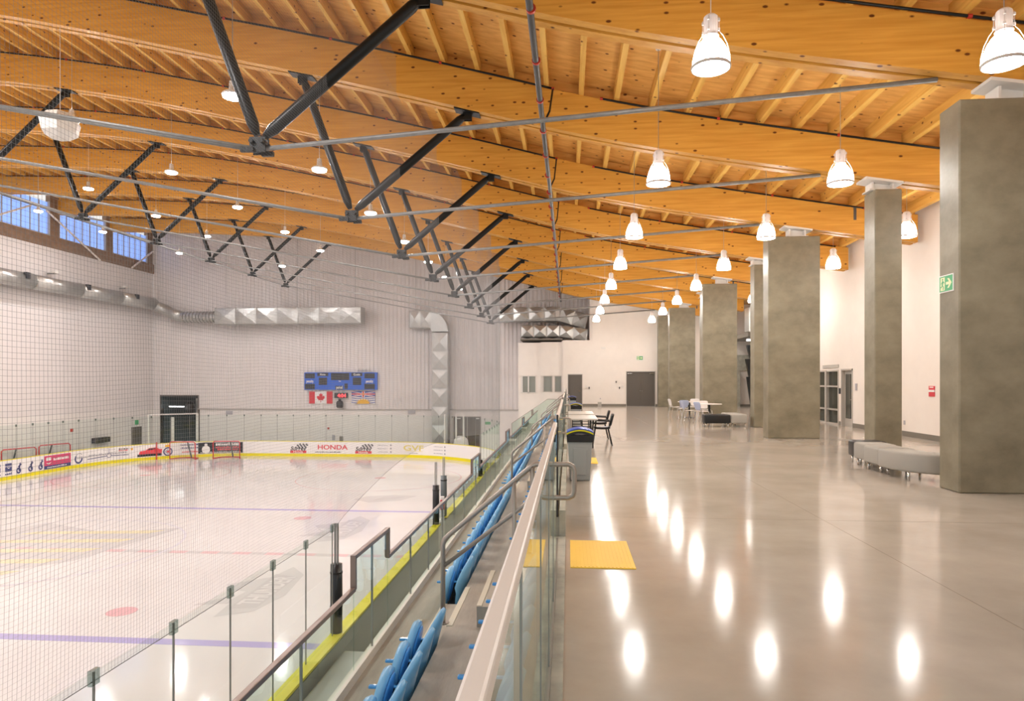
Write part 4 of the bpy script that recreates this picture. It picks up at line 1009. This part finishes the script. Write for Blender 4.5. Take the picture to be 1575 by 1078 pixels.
# ------------------------------------------------------------ exit signs on the concourse
def exit_sign(f, depth, label, rev=False):
    o = empty('exit_sign', f(.5, 0, 0)); tag(o, label, 'exit sign')
    mb = MB().prism([(0, 0), (1, 0), (1, 1), (0, 1)], f, 0, depth); mb.build('white_border', M['inkwhite'], o)
    MB().prism([(.04, .06), (.96, .06), (.96, .94), (.04, .94)], f, depth, depth+.002).build('green_panel', M['exitgreen'], o)
    m = (lambda u: 1-u) if rev else (lambda u: u)
    mb = MB().prism([(.12, .12), (.42, .12), (.42, .88), (.12, .88)], f, depth+.002, depth+.003)
    arrow = [(.50, .42), (.72, .42), (.60, .22), (.72, .22), (.90, .5), (.72, .78), (.60, .78), (.72, .58), (.50, .58)]
    mb.prism(arrow, f, depth+.002, depth+.003); mb.build('pictogram', M['exitpale'], o)
    mb = MB()
    disc_ = [(.27+.035*math.cos(a*PI/4), .76+.06*math.sin(a*PI/4)) for a in range(8)]; mb.prism(disc_, f, depth+.003, depth+.005)
    mb.prism([(.22, .45), (.30, .45), (.34, .68), (.24, .68)], f, depth+.003, depth+.005)
    mb.prism([(.30, .60), (.40, .52), (.40, .57), (.31, .66)], f, depth+.003, depth+.005); mb.prism([(.24, .64), (.15, .52), (.18, .50), (.26, .60)], f, depth+.003, depth+.005)
    mb.prism([(.27, .46), (.36, .32), (.34, .16), (.30, .16), (.31, .32), (.23, .44)], f, depth+.003, depth+.005); mb.prism([(.22, .46), (.26, .40), (.20, .30), (.12, .30), (.12, .34), (.18, .35)], f, depth+.003, depth+.005)
    mb.build('running_figure', M['exitgreen'], o)
xf = 5.88
exit_sign(lambda u, v, d: (xf-d, 11.36-u*.40, 3.08+v*.27), .012, 'green running figure exit sign on the side of the first wide column')
exit_sign(lambda u, v, d: (4.55+u*.43, YF-d, 3.08+v*.28), .02, 'green running figure exit sign above the double doors')
for nm, x, z, w_, h, m_, lb in (('card_reader', 1.40, 1.22, .06, .14, 'ink', 'small black card reader beside the single dark door'), ('wall_sign', 1.2, 1.3, .16, .16, 'offwhite', 'small pale plate right of the single dark door'), ('card_reader', 3.42, 1.22, .06, .14, 'ink', 'small black card reader beside the double doors'), ('wall_sign', 3.62, 1.3, .16, .16, 'offwhite', 'small pale plate left of the double doors'),
        ('fire_strobe', 3.2, 1.62, .08, .12, 'skirt', 'small dark device on the cream end wall'), ('emergency_light', 2.35, 3.9, .3, .12, 'offwhite', 'white twin emergency light high on the cream end wall'), ('floor_box', 2.1, .14, .25, .26, 'frame', 'small grey box on the skirting of the end wall'), ('power_outlet', 2.15, .5, .05, .09, 'inkgrey', 'small outlet low on the cream end wall')):
    tag(MB().box(x-w_/2, x+w_/2, YF-.05, YF, z-h/2, z+h/2).build(nm, M[m_]), lb, 'wall fitting')

# ------------------------------------------------------------ concourse furniture
def rbox(x0, x1, y0, y1, z0, z1): return MB().box(x0, x1, y0, y1, z0, z1)
def legs4(t, x0, x1, y0, y1, h, r=.022, e=.07, m_='chrome'):
    for sx in (x0+e, x1-e):
        for sy in (y0+e, y1-e): MB().cyl((sx, sy, 0), (sx, sy, h), r, 10).build('leg', M[m_], t, smooth=True)
def ottoman(name, x0, x1, y0, y1, m_, label, curve=None):
    t = empty(name, ((x0+x1)/2, (y0+y1)/2, 0)); tag(t, label, 'ottoman', 'ottoman seats')
    if curve is None:
        o = rbox(x0, x1, y0, y1, .13, .46).build('cushion', M[m_], t, bevel=.045, seg=3, smooth=True)
    else:
        mb = MB(); mb.prism(curve, lambda u, v, d: (u, v, d), .13, .46); o = mb.build('cushion', M[m_], t, bevel=.04, seg=3, smooth=True)
    legs4(t, x0, x1, y0, y1, .13)
ottoman('ottoman', 5.90, 6.48, 14.45, 15.0, 'ottbrown', 'dark brown cube ottoman at the far end of the ottoman row')
ottoman('ottoman', 5.78, 6.36, 13.78, 14.42, 'ottgrey', 'light grey cube ottoman next to the dark brown one')
ottoman('ottoman', 5.70, 6.30, 13.10, 13.75, 'ottgrey', 'light grey cube ottoman between the other cube and the curved one')
cv = [(5.66, 13.05)]+[(5.66+.85-.85*math.cos(a*PI/16), 12.75-.95*math.sin(a*PI/16)) for a in range(0, 8)]+[(6.45, 12.2), (6.30, 12.45), (6.26, 13.05)]
ottoman('curved_ottoman', 5.72, 6.42, 12.1, 13.0, 'ottgrey', 'large curved light grey ottoman before the black one', cv)
ottoman('ottoman', 6.46, 7.05, 11.75, 12.35, 'ottblack', 'black ottoman peeking out behind the first wide column')
ottoman('ottoman', 5.0, 5.93, 25.6, 26.2, 'ottblack', 'long black vinyl bench ottoman by the round tables')
ottoman('curved_ottoman', 5.95, 6.55, 25.65, 27.3, 'ottgrey', 'grey rounded ottoman beside the long black one')
# bins
def bin_(x, y, label, stripe):
    t = empty('recycling_bin', (x, y, 0)); tag(t, label, 'bin', 'grey recycling bins along the glass')
    w0, d0, w1, d1 = .17, .2, .21, .26
    MB().ringed([[(x-a, y-b, z), (x+a, y-b, z), (x+a, y+b, z), (x-a, y+b, z)] for a, b, z in ((w0, d0, 0), (w1, d1, .74))]).build('bin_body', M['bin'], t, bevel=.02)
    MB().ringed([[(x-a, y-b-.004, z), (x+a, y-b-.004, z), (x+a, y-b+.005, z), (x-a, y-b+.005, z)] for a, b, z in ((.10, .215, .10), (.12, .25, .56))]).build('recessed_panel', M['bin'], t, bevel=.008)
    MB().ringed([[(x-a, y-b, z), (x+a, y-b, z), (x+a, y+b, z), (x-a, y+b, z)] for a, b, z in ((w1+.012, d1+.012, .66), (w1+.018, d1+.018, .78))]).build('bag_collar', M['binblack'], t, bevel=.01)
    def arc(z0, dz, k): return [(-k+2*k*i/12, z0+dz*(1-((i-6)/6)**2)) for i in range(13)]
    for nm, m_, z0, dz, th, yo in (('lid', 'binblack', .78, .06, .03, 0), ('yellow_rim', 'yellow', .81, .06, .022, 0), ('blue_rim', 'blue', .832, .06, .016, 0.01)):
        if nm == 'yellow_rim' and not stripe: continue
        a = arc(z0, dz, .225); b = [(u, v-th) for u, v in reversed(a)]
        MB().prism([(x+u, v) for u, v in a+b], lambda u, v, d: (u, d, v), y-.27-(.005 if nm != 'lid' else 0)+yo, y+.27).build(nm, M[m_], t)
bin_(.20, 11.85, 'grey recycling bin with blue and yellow rims, in front of the folding tables', True)
bin_(.27, 25.3, 'grey recycling bin with a black bag collar behind the folding tables', True)
bin_(.20, 36.5, 'grey recycling bin with a blue rim in front of the single dark door', False)
# folding tables
for i, (y0, lb) in enumerate(((17.15, 'pale folding table with black legs behind the recycling bin'), (19.55, 'pale folding table beyond the first one'))):
    t = empty('folding_table', (.33, y0+.9, 0)); tag(t, lb, 'table', 'folding tables by the glass')
    rbox(-.0, .74, y0, y0+1.85, .715, .75).build('tabletop', M['tabletop'], t, bevel=.006)
    for yy in (y0+.2, y0+1.6):
        for xx in (.1, .62): MB().cyl((xx, yy, 0), (xx, yy, .715), .016, 8).build('leg', M['blackplastic'], t)
        MB().cyl((.1, yy, .25), (.62, yy, .25), .012, 8).cyl((.1, yy, .45), (.62, yy, .45), .012, 8).cyl((.36, yy, .45), (.36, yy+(.5 if yy < y0+1 else -.5), .70), .012, 8).build('brace', M['blackplastic'], t)
def chair(name, label, seatm, backm, legm, th=.018):
    """local: faces -Y, seat .45"""
    t = empty(name); tag(t, label, 'chair')
    mb = MB(); shell(mb, supers(.46, -.22, .22, 20, 5), lambda u, v, d: (u, v, .45+d+.02*(v/.22)**2), th, 0); mb.build('seat', M[seatm], t, smooth=True)
    mb = MB(); shell(mb, supers(.44, .50, .84, 20, 5), lambda u, v, d: (u, .20+.10*(v-.45)/.4+d, v), th, 0); mb.build('backrest', M[backm], t, smooth=True)
    for s in (-1, 1):
        MB().tube([(s*.2, .20, .44), (s*.2, .215, .55)], .012, 6).build('back_support', M[legm], t)
        MB().tube([(s*.19, -.17, .44), (s*.235, -.24, 0)], .015, 6).build('leg', M[legm], t)
        MB().tube([(s*.19, .17, .44), (s*.235, .27, 0)], .015, 6).build('leg', M[legm], t)
    return t
c0 = chair('cafe_chair', '', 'blackplastic', 'blackplastic', 'blackplastic', .06); 
for s in (-1, 1): MB().tube([(s*.24, -.15, .66), (s*.24, .22, .64)], .02, 6).tube([(s*.24, -.15, .65), (s*.22, -.17, .44)], .012, 6).build('armrest', M['blackplastic'], c0)
def put(c, x, y, r, label, group):
    c.location = (x, y, 0); c.rotation_euler = (0, 0, r); c['label'] = label; c['group'] = group; return c
put(c0, .88, 18.2, -PI/2, 'black armchair pushed to the pale folding table, first of two', 'black chairs at the folding tables')
put(copy_tree(c0), .90, 20.2, -PI/2, 'black armchair behind the first black chair at the folding tables', 'black chairs at the folding tables')
cw = chair('shell_chair', '', 'chairwhite', 'chairwhite', 'chrome'); cb = chair('shell_chair', '', 'chairwhite', 'chairblue', 'chrome')
g = 'shell chairs around the round tables'
put(cw, 5.05, 32.9, PI/2+.2, 'white shell chair standing apart at the rail side of the round tables', g)
put(copy_tree(cw), 5.95, 33.0, -.3, 'white shell chair behind the first round table', g)
put(copy_tree(cw), 5.85, 29.7, .2, 'white shell chair between the two round tables, back to the concrete column', g)
put(cb, 5.12, 31.1, PI, 'white shell chair with a pale blue back turned to the camera', g)
put(copy_tree(cb), 5.05, 29.2, PI/2+.1, 'pale blue backed shell chair seen from its side, before the nearer round table', g)
put(copy_tree(cb), 5.45, 28.4, PI/2+.5, 'pale blue backed shell chair between its twin and the black bench ottoman', g)
for x, y, lb in ((5.55, 32.0, 'white round cafe table among the shell chairs, farther one'), (5.85, 29.0, 'white round cafe table beside the concrete column, nearer one')):
    t = empty('round_table', (x, y, 0)); tag(t, lb, 'table', 'round cafe tables')
    MB().lathe((x, y, 0), [(.50, .715), (.52, .73), (.50, .745)], 28).build('tabletop', M['chairwhite'], t)
    MB().lathe((x, y, 0), [(.28, 0), (.28, .02), (.05, .035), (.045, .71)], 18).build('pedestal', M['blackplastic'], t)

# ------------------------------------------------------------ lamps
pd = empty('pendant_lamp')
MB().lathe((0, 0, 0), [(.205, .012), (.215, .012), (.225, .03), (.222, .10), (.205, .18), (.175, .26), (.13, .33), (.085, .375)], 28).build('lamp_shade', M['lamp'], pd, smooth=True)
MB().lathe((0, 0, 0), [(.02, -.01), (.12, -.006), (.205, .01), (.205, .013), (.02, .014)], 28).build('lamp_lens', M['lamplens'], pd, smooth=True)
mb = MB()
for r, z in ((.232, .0),): mb.ringed([[((r+.012*math.cos(b)*1)*math.cos(2*PI*j/28), (r+.012*math.cos(b))*math.sin(2*PI*j/28), z+.02+.022*math.sin(b)) for b in [k*PI/3 for k in range(6)]] for j in range(28)], closed=True)
mb.build('rim_ring', M['lampring'], pd, smooth=True)
mb = MB(); mb.lathe((0, 0, 0), [(.095, .37), (.10, .40), (.085, .41), (.085, .64), (.06, .665), (.02, .67)], 20)
for j in range(12): a = 2*PI*j/12; mb.box(.083*math.cos(a)-.005, .083*math.cos(a)+.005, .083*math.sin(a)-.005, .083*math.sin(a)+.005, .42, .63)
mb.build('ballast_housing', M['lamphouse'], pd)
for j in range(4):
    a = PI/4+j*PI/2+.3; c_, s_ = math.cos(a), math.sin(a)
    MB().tube([(r*c_, r*s_, z) for r, z in ((.10, .62), (.105, .44), (.15, .38), (.20, .27), (.232, .13), (.238, .02))], .0045, 5).box(.1*c_-.012, .1*c_+.012, .1*s_-.012, .1*s_+.012, .57, .60).box(.1*c_-.012, .1*c_+.012, .1*s_-.012, .1*s_+.012, .45, .48).build('cage_wire', M['lampring'], pd)
first = True
rows = [(1.76, 5.56, 'in the row beside the glass guard'), (5.2, 5.48, 'in the row beside the columns'), (8.75, 5.42, 'in the row behind the columns')]
for ri, (x, z, rl) in enumerate(rows):
    for j in range(8):
        if ri == 2 and j < 1: continue
        y = 8.63+4.93*j
        zz = z-(.02*j if ri < 2 else 0)
        o = pd if first else copy_tree(pd); first = False
        o.location = (x, y, zz)
        tag(o, 'white glowing dome pendant lamp %s, %s from the camera' % (rl, ORD[j]), 'pendant lamp', 'dome pendant lamps over the concourse')
        zc = S(x)+DEP(x)+PH-zz
        mb = MB().cyl((0, 0, .67), (0, 0, zc), .006, 6).lathe((0, 0, zc-.04), [(.06, .04), (.05, .0)], 12)
        c = mb.build('cord', M['offwhite']); c.parent = o
hb = empty('high_bay_light')
MB().lathe((0, 0, 0), [(.02, -.07), (.12, -.06), (.19, -.03), (.20, .015), (.02, .016)], 20).build('lit_lens', M['highbay'], hb, smooth=True)
MB().lathe((0, 0, 0), [(.20, .0), (.22, .02), (.19, .06), (.08, .10), (.06, .30)], 20, caps=False).build('housing', M['offwhite'], hb, smooth=True)
first = True
for ri, (x, z) in enumerate([(-6.9, 7.57), (-14.2, 9.18), (-21.0, 10.13), (-27.4, 10.5)]):
    for j in range(0, 8):
        if j == 7 and ri > 0: xx = x+(0, -4.4, -4.6, 1.8)[ri]
        else: xx = x
        y = 8.63+4.93*j
        if j == 7 and ri == 3: continue
        o = hb if first else copy_tree(hb); first = False
        o.location = (xx, y, z)
        tag(o, 'bright round high bay light over the ice, %s row from the stands, %s along' % (ORD[ri], ORD[j]), 'high bay light', 'high bay lights over the ice')
        zc = S(xx)+DEP(xx)+PH-z
        c = MB().cyl((0, 0, .3), (0, 0, zc), .008, 6).build('cord', M['offwhite']); c.parent = o

# ------------------------------------------------------------ sprinkler pipes
mp = empty('sprinkler_main', (-.52, 8, 7.2)); tag(mp, 'thick grey sprinkler main pipe running the length of the hall under the beams', 'pipe')
MB().tube([(-.60, 2, 7.2), (-.52, 20, 7.2), (-.52, 47.5, 7.2)], .055, 12).build('pipe', M['pipe'], mp, smooth=True)
mb = MB(); y = 3.5
while y < 46: mb.cyl((-.55, y, 7.2), (-.55, y+.05, 7.2), .075, 12); y += 1.64
mb.build('coupling', M['red'], mp)
for k in range(-1, 8):
    y = YK(k)-.42; 
    for s, (xa, xb) in enumerate(((-.35, -31.0), (.75, 9.6))):
        t = empty('sprinkler_branch', (xa, y, 8)); tag(t, 'thin black sprinkler pipe before the %s beam, %s' % (ORD[k] if k >= 0 else 'nearmost unseen', 'over the rink' if s == 0 else 'over the concourse'), 'pipe', 'sprinkler branch pipes')
        n = 24; MB().tube([(xa+(xb-xa)*i/n, y, S(xa+(xb-xa)*i/n)+DEP(xa+(xb-xa)*i/n)-.07) for i in range(n+1)], .024, 6).build('pipe', M['black'], t, smooth=True)
        x = xa
        while abs(x-xa) <= abs(xb-xa): zb_ = S(x)+DEP(x)-.07; MB().cyl((x-.03, y, zb_), (x+.03, y, zb_), .036, 8).build('sprinkler_fitting', M['red'], t); x += (xb-xa)/abs(xb-xa)*2.6
        if s == 0: MB().tube([(-.50, y-1.0, 7.25), (-.40, y-.9, 7.5), (-.35, y, S(-.35)+DEP(-.35)-.07)], .022, 6).build('riser', M['black'], t)
# conduits: two long thin hanging wires
# hanging pale dome
t = empty('hanging_dome', (-12.6, 16, 8.0)); tag(t, 'pale translucent faceted speaker dome hanging over the ice near the roof', 'dome')
MB().lathe((-12.6, 16, 7.72), [(.22, 0), (.42, .14), (.48, .42), (.30, .62)], 6).build('shell', M['offwhite'], t)
MB().cyl((-12.6, 16, 8.3), (-12.6, 16, S(-12.6)+DEP(-12.6)), .006, 5).build('cord', M['offwhite'], t)
